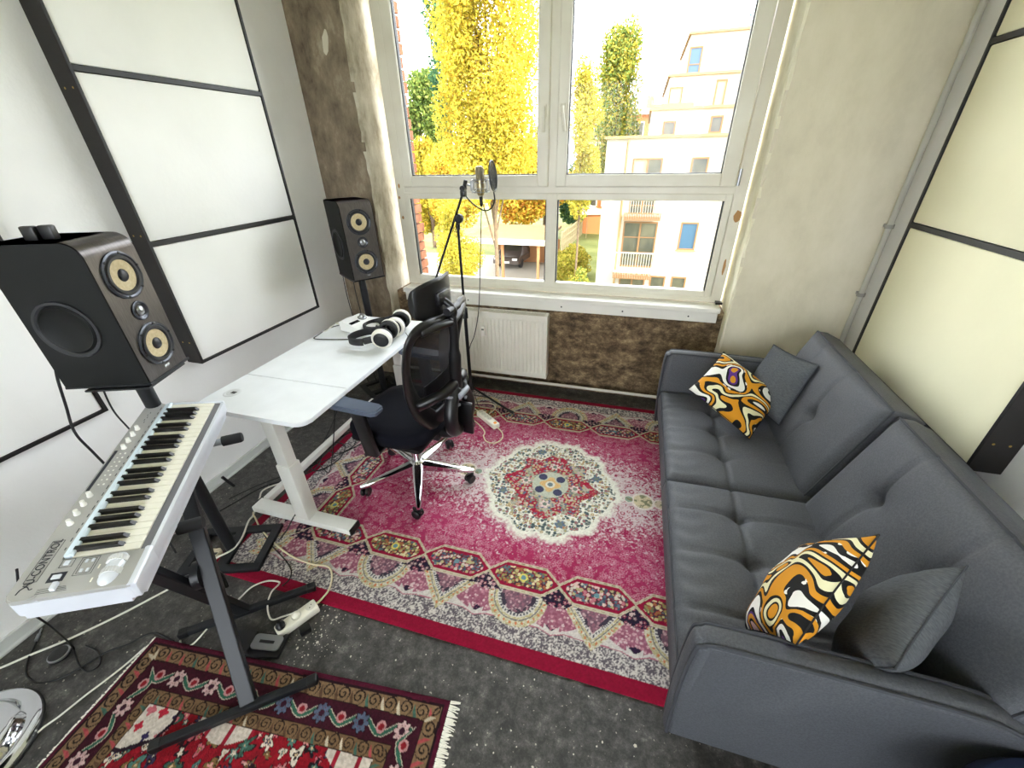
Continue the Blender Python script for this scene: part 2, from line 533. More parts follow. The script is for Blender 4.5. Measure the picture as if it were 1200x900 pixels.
# low heating pipe along the parapet and the riser in the corner
struct('trim_1', tube([(-1.8, 2.80, 0.07), (0.63, 2.795, 0.07)], 0.011, 10), mat('pipe_white', rgb(205, 202, 192), 0.4), True)
pipe = tag(obj('heating_pipe', tube([(1.293, 2.735, 0.0), (1.293, 2.735, ZC)], 0.014, 12), mat('pipe_grey_paint', rgb(188, 186, 176), 0.45), None, True), 'thin grey painted vertical pipe in the corner right of the white pier', 'pipe')
for z in (0.95, 1.32, 2.4):
    bm = BM()
    add_lathe(bm, [(0.0155, -0.01), (0.020, -0.01), (0.020, 0.01), (0.0155, 0.01)], 14, mtx((1.293, 2.735, z)))
    add_box(bm, 1.285, 1.301, 2.747, YP + 0.004, z - 0.008, z + 0.008)
    obj('pipe_clip', bm, mat('pipe_clip_grey', rgb(150, 148, 142), 0.5), pipe, True)

# ------------------------------------------------------------------ radiator
rad = thing('radiator', 'white panel radiator under the window on the rough brown wall', 'radiator', (0, 0, 0))
RX0, RX1, RZ0, RZ1, RY = -1.345, -0.545, 0.12, 0.645, 2.775
nx = 24 * 8 + 1
prof = []
for i in range(nx):
    t = i / (nx - 1)
    x = RX0 + 0.02 + (RX1 - RX0 - 0.04) * t
    ph = (t * 24) % 1.0
    prof.append((x, 0.0 if ph < 0.35 or ph > 0.65 else -0.006))
bm = BM()
rows = []
for z, k in ((RZ0 + 0.004, 0), (RZ0 + 0.035, 0), (RZ0 + 0.055, 1), (RZ1 - 0.06, 1), (RZ1 - 0.04, 0), (RZ1 - 0.006, 0)):
    rows.append([bm.verts.new((x, RY + (0.006 if k else 0.0) + (dy if k else 0), z)) for x, dy in prof])
for a, b in zip(rows[:-1], rows[1:]):
    for k in range(nx - 1):
        bm.faces.new((a[k], a[k + 1], b[k + 1], b[k]))
obj('front_panel', bm, RADIATOR, rad)
bm = box(RX0, RX0 + 0.02, RY - 0.002, RY + 0.085, RZ0, RZ1, 0.005)
add_box(bm, RX1 - 0.02, RX1, RY - 0.002, RY + 0.085, RZ0, RZ1, 0.005)
add_box(bm, RX0 + 0.015, RX1 - 0.015, RY + 0.012, RY + 0.085, RZ0 + 0.004, RZ1 - 0.012)
obj('casing', bm, RADIATOR, rad)
bm = BM()
add_box(bm, RX0 + 0.004, RX1 - 0.004, RY - 0.001, RY + 0.012, RZ1 - 0.008, RZ1 + 0.002, 0.002)
add_box(bm, RX0 + 0.004, RX1 - 0.004, RY + 0.075, RY + 0.085, RZ1 - 0.008, RZ1 + 0.002, 0.002)
for i in range(40):
    x = RX0 + 0.02 + (RX1 - RX0 - 0.04) * i / 39
    add_box(bm, x - 0.004, x + 0.004, RY + 0.008, RY + 0.08, RZ1 - 0.008, RZ1 - 0.001)
obj('top_grille', bm, RADIATOR, rad)
hm = obj('heat_meter', box(-1.064, -1.036, RY - 0.028, RY + 0.004, 0.455, 0.535, 0.006), mat('meter_white', rgb(238, 236, 230), 0.35), rad, True)
obj('display', box(-1.060, -1.040, RY - 0.0295, RY - 0.027, 0.505, 0.517), mat('meter_lcd', rgb(92, 96, 88), 0.2), hm)
bm = tube([(RX0 + 0.06, RY + 0.045, RZ0 + 0.01), (RX0 + 0.06, RY + 0.045, 0.0)], 0.009, 8)
add_tube(bm, [(RX0 + 0.11, RY + 0.045, RZ0 + 0.01), (RX0 + 0.11, RY + 0.045, 0.0)], 0.009, 8)
obj('feed_pipe', bm, RADIATOR, rad, True)
for x in (RX0 + 0.15, RX1 - 0.15):
    obj('bracket', box(x - 0.02, x + 0.02, RY + 0.08, YN - 0.0005, 0.2, 0.58), RADIATOR, rad)

# ------------------------------------------------------------------ acoustic panels
BRASS = mat('brass_screw', rgb(190, 160, 90), 0.3, metal=1.0)
def acoustic_panel(label, side, y0, y1, zs, z0, z1, cloth, depth=0.10):
    t = thing('acoustic_panel', label, 'acoustic panel')
    s = 1 if side == 'left' else -1
    xw = XL + 0.001 if side == 'left' else XR - 0.001
    def bx(bm, xa, xb, ya, yb, za, zb, bev=0.002):
        x0, x1 = sorted((xw + s * xa, xw + s * xb))
        add_box(bm, x0, x1, ya, yb, za, zb, bev)
    for (ya, yb, za, zb) in ((y0, y0 + 0.014, z0, z1), (y1 - 0.014, y1, z0, z1), (y0 + 0.012, y1 - 0.012, z0, z0 + 0.014), (y0 + 0.012, y1 - 0.012, z1 - 0.014, z1)):
        bm = BM(); bx(bm, 0, depth, ya, yb, za, zb)
        obj('frame_board', bm, BLACK_WOOD, t)
    edges = [z0 + 0.014] + list(zs) + [z1 - 0.014]
    for z in zs:
        bm = BM(); bx(bm, 0.012, depth - 0.001, y0 + 0.013, y1 - 0.013, z - 0.011, z + 0.011)
        obj('divider', bm, BLACK_WOOD, t)
    for k in range(len(edges) - 1):
        a = edges[k] + (0.011 if k else 0); b = edges[k + 1] - (0.011 if k < len(edges) - 2 else 0)
        bm = BM(); bx(bm, 0.01, depth - 0.006, y0 + 0.015, y1 - 0.015, a + 0.001, b - 0.001, 0.006)
        obj('cloth_field', bm, cloth, t, True)
    for zz in (z0 + 0.12, z0 + 0.65, z0 + 1.2):
        for xx in (0.03, 0.075):
            if xx < depth: obj('screw', lathe([(0, 0.0015), (0.004, 0.001), (0.0045, 0)], 8, axis_mtx((xw + s * xx, y0, zz), (0, -1, 0))), BRASS, t)
    return t
acoustic_panel('white cloth acoustic panel in a black frame on the left wall above the white desk', 'left', 1.387, 2.322, (1.363, 2.016), 0.752, 2.72, PANEL_CLOTH)
acoustic_panel('white cloth acoustic panel behind the large speaker at the left picture edge', 'left', 0.03, 0.965, (1.363, 2.016), 0.716, 2.72, PANEL_CLOTH, 0.03)
acoustic_panel('warm-lit white cloth acoustic panel in a black frame above the grey sofa', 'right', 1.487, 2.455, (1.37, 2.036), 0.69, 2.72, PANEL_WARM_LIT)

# ------------------------------------------------------------------ pattern tools for the woven rugs (object coordinates)
def C3(r, g, b):
    return np.array([lin(r), lin(g), lin(b)])
def hash2(i, j, s=0):
    h = (i.astype(np.int64) * 374761393 + j.astype(np.int64) * 668265263 + s * 974634777) & 0x7fffffff
    h = ((h ^ (h >> 13)) * 1274126177) & 0x7fffffff
    return ((h ^ (h >> 16)) & 0xffff) / 65535.0
def vnoise(x, y, s=0):
    i, j = np.floor(x), np.floor(y)
    u, v = x - i, y - j
    u = u * u * (3 - 2 * u); v = v * v * (3 - 2 * v)
    a = hash2(i, j, s); b = hash2(i + 1, j, s); c = hash2(i, j + 1, s); d = hash2(i + 1, j + 1, s)
    return (a * (1 - u) + b * u) * (1 - v) + (c * (1 - u) + d * u) * v
def fbm(x, y, s=0, o=4):
    t = 0; a = 0.5; n = 0
    for k in range(o):
        t = t + a * vnoise(x * 2 ** k, y * 2 ** k, s + k); n += a; a *= 0.55
    return t / n
def flowers(x, y, cell, s, jit=0.35, rmin=0.25, rmax=0.45):
    """nearest flower of a jittered lattice: distance over radius, angle, random id"""
    gx, gy = x / cell, y / cell
    best = np.full(x.shape, 9.0); ang = np.zeros(x.shape); rid = np.zeros(x.shape)
    bi, bj = np.floor(gx), np.floor(gy)
    for di in (-1, 0, 1):
        for dj in (-1, 0, 1):
            i, j = bi + di, bj + dj
            cx = i + 0.5 + (hash2(i, j, s) - 0.5) * 2 * jit
            cy = j + 0.5 + (hash2(i, j, s + 1) - 0.5) * 2 * jit
            R = rmin + (rmax - rmin) * hash2(i, j, s + 2)
            dx, dy = gx - cx, gy - cy
            d = np.hypot(dx, dy) / R
            m = d < best
            best = np.where(m, d, best); ang = np.where(m, np.arctan2(dy, dx), ang); rid = np.where(m, hash2(i, j, s + 3), rid)
    return best, ang, rid
def put(C, m, c):
    C[m] = c
def mixc(C, f, c):
    f = np.clip(f, 0, 1)[..., None]
    return C * (1 - f) + np.asarray(c) * f
def pick(rid, cols):
    return np.array(cols)[np.minimum((rid * len(cols)).astype(int), len(cols) - 1)]

RUG_PILE = attr_mat('rug_pile', 0.95, 0.5, 260)

# ---- large crimson medallion rug
def big_rug():
    cx, cy, HU, HV = -0.30, 1.737, 1.475, 0.962
    st = 0.0032
    u = np.arange(-HU, HU + st / 2, st); v = np.arange(-HV, HV + st / 2, st)
    U, V = np.meshgrid(u, v)
    dU, dV = HU - np.abs(U), HV - np.abs(V)
    d = np.minimum(dU, dV)
    alongU = dV < dU
    PU, PV = 0.33, 0.3085
    s = np.where(alongU, U / PU + 0.5, (V / PV))            # crossings at integer s
    ph = s - np.floor(s)
    wv = 0.012 * (fbm(U * 9, V * 9, 5) - 0.5)
    d2 = d + wv
    # field: crimson that fades to pink, with fine white floral outlines, washed out left and right of the medallion
    C = np.empty(U.shape + (3,)); C[:] = C3(150, 18, 66)
    nz = fbm(U * 60, V * 60, 21, 3)
    big = fbm(U * 4, V * 4, 33, 3)
    soft = np.exp(-((np.abs(V) - 0.42) / 0.16) ** 2)
    C = mixc(C, 0.14 + 0.45 * soft * (0.5 + big) + 0.25 * (fbm(U * 90, V * 90, 14, 2) - 0.5), C3(186, 66, 112))
    f, a, r = flowers(U, V, 0.040, 11, 0.4, 0.25, 0.5)
    orn = (np.abs(f - 0.88) < 0.16) & (np.cos(a * 7 + r * 20) > -0.4) | (np.abs(f - 0.45) < 0.14)
    C = mixc(C, orn * 0.36 * (0.4 + fbm(U * 40, V * 40, 17, 2)), C3(226, 184, 194))
    f2, a2, r2_ = flowers(U + 0.01, V + 0.013, 0.017, 15, 0.45, 0.25, 0.5)
    C = mixc(C, (np.abs(f2 - 0.85) < 0.25) * 0.35 * (fbm(U * 25, V * 25, 18, 2) > 0.42), C3(224, 176, 190))
    wash = np.exp(-(V / 0.26) ** 2) * np.clip((np.abs(U) - 0.20) / 0.25, 0, 1) * np.exp(-((np.abs(U) - 0.5) / 0.42) ** 2) + 0.45 * np.exp(-((np.hypot(U, V) - 0.42) / 0.09) ** 2)
    nf = fbm(U * 120, V * 120, 23, 2)
    C = mixc(C, np.clip((0.6 * nf + 0.4 * nz - 0.70 + wash * 0.36 + (big - 0.5) * 0.12) * 8, 0, 0.88), C3(222, 206, 206))
    C = mixc(C, (np.abs(f - 0.6) < 0.2) * np.clip(wash, 0, 1) * (nz > 0.44) * 0.85, C3(156, 20, 66))
    # medallion
    th = np.arctan2(V / 0.37, U / 0.345)
    rad = np.hypot(U / 0.345, V / 0.37)
    edge = 1.0 + 0.085 * np.abs(np.sin(th * 6)) ** 0.8 - 0.05 + 0.16 * np.exp(-(np.sin(th) / 0.12) ** 2)
    q = rad / edge
    C = mixc(C, np.clip((1.12 - q + (nz - 0.5) * 0.16) * 10, 0, 1), C3(238, 236, 222))
    f, a, r = flowers(U, V, 0.019, 71, 0.35, 0.32, 0.6)
    m = (q < 0.97) & (f < 1)
    C = np.where(m[..., None], pick(r, [C3(92, 108, 104), C3(128, 138, 128), C3(84, 94, 112), C3(158, 160, 140), C3(140, 122, 122), C3(186, 160, 116), C3(206, 204, 190)]), C)
    C = np.where((m & (f < 0.35))[..., None], pick(1 - r, [C3(228, 222, 200), C3(196, 80, 90), C3(216, 190, 110), C3(60, 60, 90)]), C)
    f, a, r = flowers(U, V, 0.017, 81, 0.35, 0.3, 0.55)
    inner = q < 0.66 + 0.06 * np.cos(th * 8)
    C = np.where((inner & (f > 1))[..., None], pick(fbm(U * 14, V * 14, 9), [C3(186, 184, 166), C3(196, 192, 172), C3(176, 174, 156), C3(160, 36, 62), C3(164, 40, 66), C3(150, 150, 136), C3(190, 188, 170)]), C)
    C = np.where((inner & (f < 1))[..., None], pick(r, [C3(176, 60, 76), C3(206, 168, 146), C3(120, 134, 126), C3(196, 180, 136), C3(104, 112, 136), C3(206, 176, 174), C3(140, 138, 120), C3(196, 190, 170)]), C)
    # four red quarter brackets, four rosettes, central flower
    ring = np.abs(q - 0.60 - 0.04 * np.cos(th * 8)) < 0.05
    C = mixc(C, (ring & (np.sin(th * 4 + PI / 2) > 0.35) & (nz > 0.42)) * 0.9, C3(176, 24, 60))
    for k in range(8):
        t = PI / 4 * k + PI / 8
        rr_ = 0.42 if k % 2 else 0.80
        mx_, my_ = rr_ * 0.345 * math.cos(t + PI / 8 * (k % 2)), rr_ * 0.37 * math.sin(t + PI / 8 * (k % 2))
        dd = np.hypot(U - mx_, V - my_); aa = np.arctan2(V - my_, U - mx_)
        pet = 0.030 * (0.8 + 0.2 * np.cos(aa * 6))
        put(C, dd < pet, C3(230, 206, 200) if k % 2 else C3(104, 120, 140)); put(C, dd < 0.013, C3(120, 130, 120))
    dd = np.hypot(U, V)
    put(C, dd < 0.105, C3(196, 200, 182))
    for k in range(4):
        t = PI / 4 + PI / 2 * k
        put(C, np.hypot(U - 0.075 * math.cos(t), V - 0.075 * math.sin(t)) < 0.026, C3(72, 74, 102))
    put(C, dd < 0.062 * (0.82 + 0.18 * np.cos(4 * np.arctan2(V, U))), C3(226, 186, 128))
    put(C, dd < 0.028, C3(226, 222, 204)); put(C, dd < 0.016, C3(120, 136, 140))
    # pendants left and right
    for sg in (-1, 1):
        for (pu, pr, c) in ((0.52, 0.050, C3(222, 206, 170)), (0.445, 0.022, C3(150, 168, 150)), (0.61, 0.028, C3(214, 196, 170))):
            dd = np.hypot(U - sg * pu, V)
            put(C, dd < pr * 1.25, C3(236, 224, 214)); put(C, dd < pr, c)
            put(C, (dd < pr) & (nz > 0.55), C3(140, 140, 110))
    # border ground, from outside to inside
    ns = fbm(U * 230, V * 230, 91, 1) * 0.7 + 0.3 * fbm(U * 90, V * 90, 92, 1)
    B = np.empty_like(C); B[:] = C3(166, 158, 156)
    B = mixc(B, np.clip((ns - 0.50) * 14, 0, 0.85), C3(78, 70, 82))
    B = mixc(B, np.clip((0.44 - ns) * 14, 0, 0.9), C3(218, 210, 202))
    cr = (s + 0.5) % 1 - 0.5                                # distance to the crossing, in periods
    # pale zigzag under the pink fans
    zig = 0.128 + 0.10 * np.abs(cr) * (np.abs(cr) < 0.16) + 0.016 * (np.abs(cr) >= 0.16)
    zz = (d2 > zig) & (d2 < 0.22)
    put(B, zz, C3(214, 206, 200)); B = mixc(B, zz * (ns > 0.55) * 0.35, C3(176, 166, 162))
    put(B, (np.abs(d2 - zig) < 0.0022), C3(176, 110, 126))
    # pink floral fans that end in a dark point
    fan = (np.abs(cr) * 0.33 < 0.105 - 0.10 * np.clip((0.19 - d2) / 0.05, 0, 1) ** 1.5) & (d2 > 0.142 + 0.9 * np.abs(cr) * 0.33 * (np.abs(cr) < 0.1)) & (d2 > 0.146)
    f, a, r = flowers(U, V, 0.013, 101, 0.4, 0.3, 0.6)
    pk = pick(r, [C3(196, 136, 150), C3(150, 84, 106), C3(214, 184, 184), C3(168, 110, 128), C3(206, 160, 166)])
    B = np.where(fan[..., None], np.where((f < 0.9)[..., None], pk, C3(158, 96, 116)), B)
    put(B, fan & (d2 < 0.172 - 0.3 * np.abs(cr) * 0.33) & (np.abs(cr) < 0.07) & (nz < 0.56), C3(46, 26, 54))
    # cream garlands hanging under each hexagon
    du = ((s - 0.5 + 0.5) % 1 - 0.5) * 0.33
    even = np.floor(s) % 2 == 0
    ra = np.where(even, np.hypot(du, (d2 - 0.262) * 0.92), (np.abs(du) * 1.02 + np.abs(d2 - 0.275) * 0.85) * 0.92)
    R = 0.132
    gar = (ra < R) & (d2 < 0.29)
    put(B, gar, C3(204, 196, 164))
    B = mixc(B, gar * np.clip((ns - 0.5) * 8, 0, 0.7), C3(176, 160, 108))
    B = mixc(B, gar * np.clip((0.42 - ns) * 10, 0, 0.8), C3(222, 216, 198))
    put(B, gar & (np.abs(ra - R * 0.90) < 0.005) & (np.sin(np.arctan2(d2 - 0.262, du) * 30) > 0.55), C3(206, 122, 84))
    put(B, gar & (np.abs(ra - R * 0.80) < 0.0022), C3(120, 116, 120))
    put(B, (ra < R * 0.70) & (d2 < 0.29), C3(214, 208, 200))
    put(B, (np.abs(ra - R * 0.64) < 0.005) & (np.sin(np.arctan2(d2 - 0.262, du) * 40) > 0.0) & (d2 < 0.29), C3(92, 90, 100))
    core_ = (ra < R * 0.56) & (d2 < 0.29)
    B = np.where(core_[..., None], np.where((f < 0.9)[..., None], pick(1 - r, [C3(176, 130, 140), C3(112, 82, 96), C3(196, 160, 164), C3(150, 100, 116)]), C3(128, 92, 106)), B)
    put(B, (ra < R * 0.60) & (ra > R * 0.46) & (nz > 0.5) & (d2 < 0.27), C3(64, 56, 70))
    # navy ground with small pink rosettes against the chain
    f, a, r = flowers(U, V, 0.021, 121, 0.3, 0.3, 0.52)
    dk = d2 > 0.272 + 0.022 * np.cos(cr * 2 * PI) * -1 + 0.03 * (nz - 0.5)
    put(B, dk, C3(36, 26, 48))
    pal = pick(r, [C3(188, 130, 142), C3(160, 84, 104), C3(206, 176, 174), C3(136, 54, 80), C3(140, 110, 116)])
    B = np.where((dk & (f < 0.85 + 0.2 * np.cos(a * 5)))[..., None], pal, B)
    put(B, dk & (f < 0.3), C3(214, 196, 182))
    C = np.where((d < 0.345)[..., None], B, C)
    # chain of elongated hexagons
    tri = np.minimum(ph, 1 - ph)
    hw = np.minimum(0.006 + tri * 0.33 * 0.85, 0.066)
    cd = np.abs(d - 0.345)
    ins = cd < hw + 0.004
    put(C, ins, C3(150, 18, 56))
    f, a, r = flowers(U, V, 0.015, 131, 0.35, 0.3, 0.6)
    core = (cd < hw - 0.022 + 0.012 * (nz - 0.5)) & (tri > 0.1)
    alt = (np.floor(s) % 2 == 0)
    base_a = pick(r, [C3(150, 142, 88), C3(196, 186, 130), C3(110, 122, 84), C3(226, 214, 170), C3(84, 112, 120), C3(170, 110, 70)])
    base_b = pick(r, [C3(196, 120, 130), C3(222, 190, 180), C3(96, 116, 130), C3(184, 176, 130), C3(70, 84, 100), C3(206, 200, 184)])
    C = np.where((core & (f < 1.05))[..., None], np.where(alt[..., None], base_a, base_b), C)
    put(C, core & (f > 1.3), C3(64, 58, 62))
    cc = np.hypot((ph - 0.5) * 0.33, cd)
    put(C, (cc < 0.020) & alt, C3(226, 214, 110)); put(C, (cc < 0.012), C3(110, 150, 160))
    line = (np.abs(cd - hw) < 0.0075)
    put(C, line, C3(200, 190, 164))
    put(C, (np.abs(cd - hw) < 0.0022) & (np.sin(s * 60) > 0), C3(160, 146, 116))
    # plain crimson edge
    put(C, d < 0.055, C3(140, 10, 46))
    C = mixc(C, (d < 0.055) * (ns - 0.5) * 0.8, C3(120, 8, 36))
    C *= 0.80 * (0.85 + 0.3 * fbm(U * 200, V * 200, 3, 1))[..., None]
    Z = 0.012 - 0.006 * np.clip(1 - d / 0.012, 0, 1) + 0.0012 * (fbm(U * 150, V * 150, 8, 2) - 0.5)
    me = grid_mesh('patterned_rug', U, V, Z, np.clip(C, 0, 1), skirt='x')
    o = obj('patterned_rug', me, RUG_PILE, None, 'all', (cx, cy, 0.0005))
    tag(o, 'large crimson oriental rug with round cream medallion under the office chair', 'rug')
big_rug()

# ---- small red persian rug with white fringe
def small_rug():
    L, W = 1.262, 0.86
    st = 0.003
    u = np.arange(0, L + st / 2, st); v = np.arange(0, W + st / 2, st)
    U, V = np.meshgrid(u, v)
    # v runs from the far edge (0) towards the camera
    dL, dR, dT = U, L - U, V
    d = np.minimum(np.minimum(dL, dR), dT)
    alongU = (dT <= dL) & (dT <= dR)
    s = np.where(alongU, U, V)
    w = 0.006 * (fbm(U * 22, V * 22, 3) - 0.5)
    d = d + w
    C = np.empty(U.shape + (3,)); C[:] = C3(150, 16, 32)
    n = fbm(U * 90, V * 90, 7, 3)
    C = mixc(C, (n > 0.55) * 0.4, C3(116, 10, 26))
    # field motifs: blossoms, leaves, birds as irregular blobs with outlines
    pal = [C3(230, 216, 196), C3(60, 96, 80), C3(204, 110, 120), C3(60, 52, 84), C3(128, 104, 60), C3(226, 150, 150), C3(40, 24, 30), C3(84, 128, 116)]
    for cell, sd in ((0.050, 5), (0.066, 15), (0.095, 25)):
        f, a, r = flowers(U + 0.02 * vnoise(U * 30, V * 30, 2), V + 0.02 * vnoise(U * 30, V * 30, 4), cell, sd, 0.32, 0.2, 0.36)
        lob = 0.72 + 0.28 * np.cos(a * np.where(r > 0.5, 5, 3) + r * 9)
        g = f / lob
        put(C, g < 1.18, C3(44, 20, 28))
        m = g < 1
        C = np.where(m[..., None], pick((r * 7.3) % 1, pal), C)
        C = np.where((g < 0.5)[..., None], pick((r * 13.7) % 1, pal), C)
        put(C, g < 0.2, C3(220, 190, 150))
    # white corner pieces
    dc = np.minimum(np.hypot(dL - 0.20, dT - 0.20), np.hypot(dR - 0.20, dT - 0.20))
    blob = (dc + 0.05 * (fbm(U * 16, V * 16, 13, 3) - 0.5) < 0.125) & (d > 0.2)
    put(C, (dc + 0.05 * (fbm(U * 16, V * 16, 13, 3) - 0.5) < 0.14) & (d > 0.19), C3(40, 22, 36))
    put(C, blob, C3(226, 214, 200))
    f, a, r = flowers(U, V, 0.05, 41, 0.3, 0.25, 0.4)
    C = np.where((blob & (f < 0.8 + 0.2 * np.cos(a * 4)))[..., None], pick(r, [C3(190, 40, 60), C3(50, 40, 80), C3(84, 120, 106), C3(204, 110, 120)]), C)
    # white serrated pieces along the inner border
    ser = (d > 0.196) & (d < 0.206 + 0.05 * np.clip(np.sin(s * 13 + 1.0), 0, 1)) & (np.sin(s * 13 + 1.0) > 0.2)
    put(C, ser, C3(222, 208, 194))
    put(C, ser & (np.abs(np.sin(s * 40)) < 0.3), C3(160, 30, 50))
    # guards with running scrolls
    def guard(d0, d1, base, per):
        nonlocal C
        m = (d >= d0) & (d < d1)
        C = np.where(m[..., None], base, C)
        mid = (d0 + d1) / 2; hw = (d1 - d0) / 2
        y = (d - mid) / hw
        ph = (s / per) % 1.0
        dx = (ph - 0.5) * per / hw
        rr = np.hypot(dx, y); aa = np.arctan2(y, dx)
        spiral = np.abs(((rr * 1.7 - aa / (2 * PI)) % 1.0) - 0.5) < 0.16
        put(C, m & spiral & (rr < 0.95), C3(40, 28, 24))
        rid = hash2(np.floor(s / per), np.zeros_like(s), 5)
        diag = np.abs(dx - y * 0.5 + (per / hw) * 0.48) < 0.22
        C = np.where((m & diag)[..., None], pick(rid, [C3(70, 110, 96), C3(184, 80, 84), C3(220, 206, 180), C3(96, 70, 50)]), C)
        put(C, m & ((np.abs(y) > 0.88)), C3(44, 22, 24))
    guard(0.155, 0.20, C3(126, 98, 68), 0.052)
    m = (d >= 0.075) & (d < 0.155)
    put(C, m, C3(62, 14, 30))
    per = 0.15
    ph = (s / per) % 1.0; k = np.floor(s / per)
    y = d - 0.115
    dx = (ph - 0.5) * per
    # green winged leaf between the rosettes
    lf = np.abs(y - 0.018 * np.cos(ph * 2 * PI)) < 0.010
    put(C, m & lf & (np.abs(dx) > 0.024), C3(210, 196, 176))
    put(C, m & (np.abs(y - 0.018 * np.cos(ph * 2 * PI)) < 0.007) & (np.abs(dx) > 0.024), C3(52, 104, 84))
    dxx = np.where(dx > 0, dx - per / 2, dx + per / 2)
    put(C, m & (np.hypot(dxx, y) < 0.017), C3(206, 150, 150)); put(C, m & (np.hypot(dxx, y) < 0.010), C3(150, 30, 40))
    rr = np.hypot(dx, y); aa = np.arctan2(y, dx)
    ro = pick(hash2(k, k * 0, 9), [C3(204, 120, 124), C3(206, 96, 108), C3(92, 104, 128), C3(216, 180, 176)])
    pet = 0.030 * (0.84 + 0.16 * np.cos(aa * 8))
    put(C, m & (rr < pet + 0.003), C3(36, 16, 26))
    C = np.where((m & (rr < pet))[..., None], ro, C)
    put(C, m & (np.abs(np.cos(aa * 4)) < 0.12) & (rr < pet) & (rr > 0.01), C3(110, 30, 50))
    put(C, m & (rr < 0.010), C3(60, 20, 40))
    guard(0.022, 0.075, C3(140, 112, 82), 0.06)
    put(C, d < 0.022, C3(88, 18, 44))
    put(C, (d < 0.022) & (d > 0.017), C3(40, 18, 26))
    C *= 0.66 * (0.75 + 0.5 * fbm(U * 160, V * 160, 31, 1))[..., None]
    Z = 0.010 + 0.0015 * (fbm(U * 130, V * 130, 8, 2) - 0.5) - 0.004 * np.clip(1 - np.minimum(np.minimum(dL, dR), np.minimum(dT, W - V)) / 0.01, 0, 1) + 0.004 * fbm(U * 5, V * 5, 77, 2)
    root = thing('persian_rug', 'small red persian rug with white fringe in front, under the keyboard stand foot', 'rug', (-1.685, 0.469, 0.0005), math.radians(5.5))
    me = grid_mesh('pile', U, -V, Z, np.clip(C, 0, 1), skirt='x')
    me.flip_normals()
    obj('pile', me, RUG_PILE, root, 'all')
    fr = mat('cotton_fringe', rgb(226, 222, 210), 0.9)
    rnd = random.Random(5)
    for end, nm in ((L, 1), (0.0, -1)):
        bm = BM()
        for i in range(230):
            y = -W * (i + rnd.random() * 0.7) / 230
            l = (0.03 if nm == 1 else 0.010) * (0.75 + 0.5 * rnd.random())
            dy = (rnd.random() - 0.5) * 0.012
            add_tube(bm, [(end - nm * 0.002, y, 0.007), (end + nm * l * 0.5, y + dy * 0.4, 0.006), (end + nm * l, y + dy, 0.002)], [0.0022, 0.0024, 0.0014], 5)
        o = obj('fringe', bm, fr, root, True)
        o['kind'] = 'stuff'
small_rug()

# ------------------------------------------------------------------ sofa
SOFA = mat('grey_sofa_fabric', rgb(67, 69, 75), 0.62, col2=rgb(80, 82, 88), scale=180, detail=3, bump=0.22, bscale=420, spec=0.5)
SOFA_PIPE = mat('dark_grey_piping', rgb(58, 60, 66), 0.85, scale=90)
def cushion(a0, a1, b0, b1, T, rows_a, tufts, puff=0.03, rim=0.035, n=(56, 60), dent=0.030, crease=0.012, foldamp=0.0):
    """boxed cushion in its own frame: a = depth, b = width, thickness T up; creases at a in rows_a and through each tuft"""
    bm = BM()
    na, nb = n
    V = {}
    for i in range(na + 1):
        for j in range(nb + 1):
            u = i / na; w = j / nb
            a = a0 + (a1 - a0) * u; b = b0 + (b1 - b0) * w
            e = min(a - a0, a1 - a, b - b0, b1 - b)
            z = T - rim * (1 - min(1, e / rim)) ** 2 * 0.55 + puff * (1 - (2 * u - 1) ** 4) * (1 - (2 * w - 1) ** 4)
            for (ta, tb) in tufts:
                d = math.hypot(a - ta, b - tb)
                z -= dent * math.exp(-(d / 0.030) ** 2) + dent * 0.55 * math.exp(-(d / 0.085) ** 2)
                z -= crease * math.exp(-((b - tb) / 0.008) ** 2) * (0.35 + 0.65 * math.exp(-((a - ta) / 0.22) ** 2))
            for ra in rows_a:
                z -= crease * 0.9 * math.exp(-((a - ra) / 0.008) ** 2)
            if foldamp:
                z += foldamp * math.sin(b * 85 + 3 * math.sin(a * 21)) * max(0, 1 - (a - a0) / 0.17) * min(1, e / 0.03)
            V[i, j] = bm.verts.new((a, b, z))
    for i in range(na):
        for j in range(nb):
            bm.faces.new((V[i, j], V[i + 1, j], V[i + 1, j + 1], V[i, j + 1]))
    loop = [(i, 0) for i in range(na + 1)] + [(na, j) for j in range(1, nb + 1)] + [(i, nb) for i in range(na - 1, -1, -1)] + [(0, j) for j in range(nb - 1, 0, -1)]
    mid = []; lo = []
    ca, cb = (a0 + a1) / 2, (b0 + b1) / 2
    for k in loop:
        p = V[k].co
        oa = 0.008 * (1 if p.x >= a1 - 1e-6 else -1 if p.x <= a0 + 1e-6 else 0)
        ob = 0.008 * (1 if p.y >= b1 - 1e-6 else -1 if p.y <= b0 + 1e-6 else 0)
        mid.append(bm.verts.new((p.x + oa, p.y + ob, T * 0.5)))
        lo.append(bm.verts.new((p.x, p.y, 0)))
    m = len(loop)
    for i in range(m):
        j = (i + 1) % m
        bm.faces.new((V[loop[j]], V[loop[i]], mid[i], mid[j]))
        bm.faces.new((mid[j], mid[i], lo[i], lo[j]))
    bm.faces.new(lo[::-1])
    path = [V[k].co.copy() for k in loop]
    bmesh.ops.recalc_face_normals(bm, faces=bm.faces)
    return bm, path

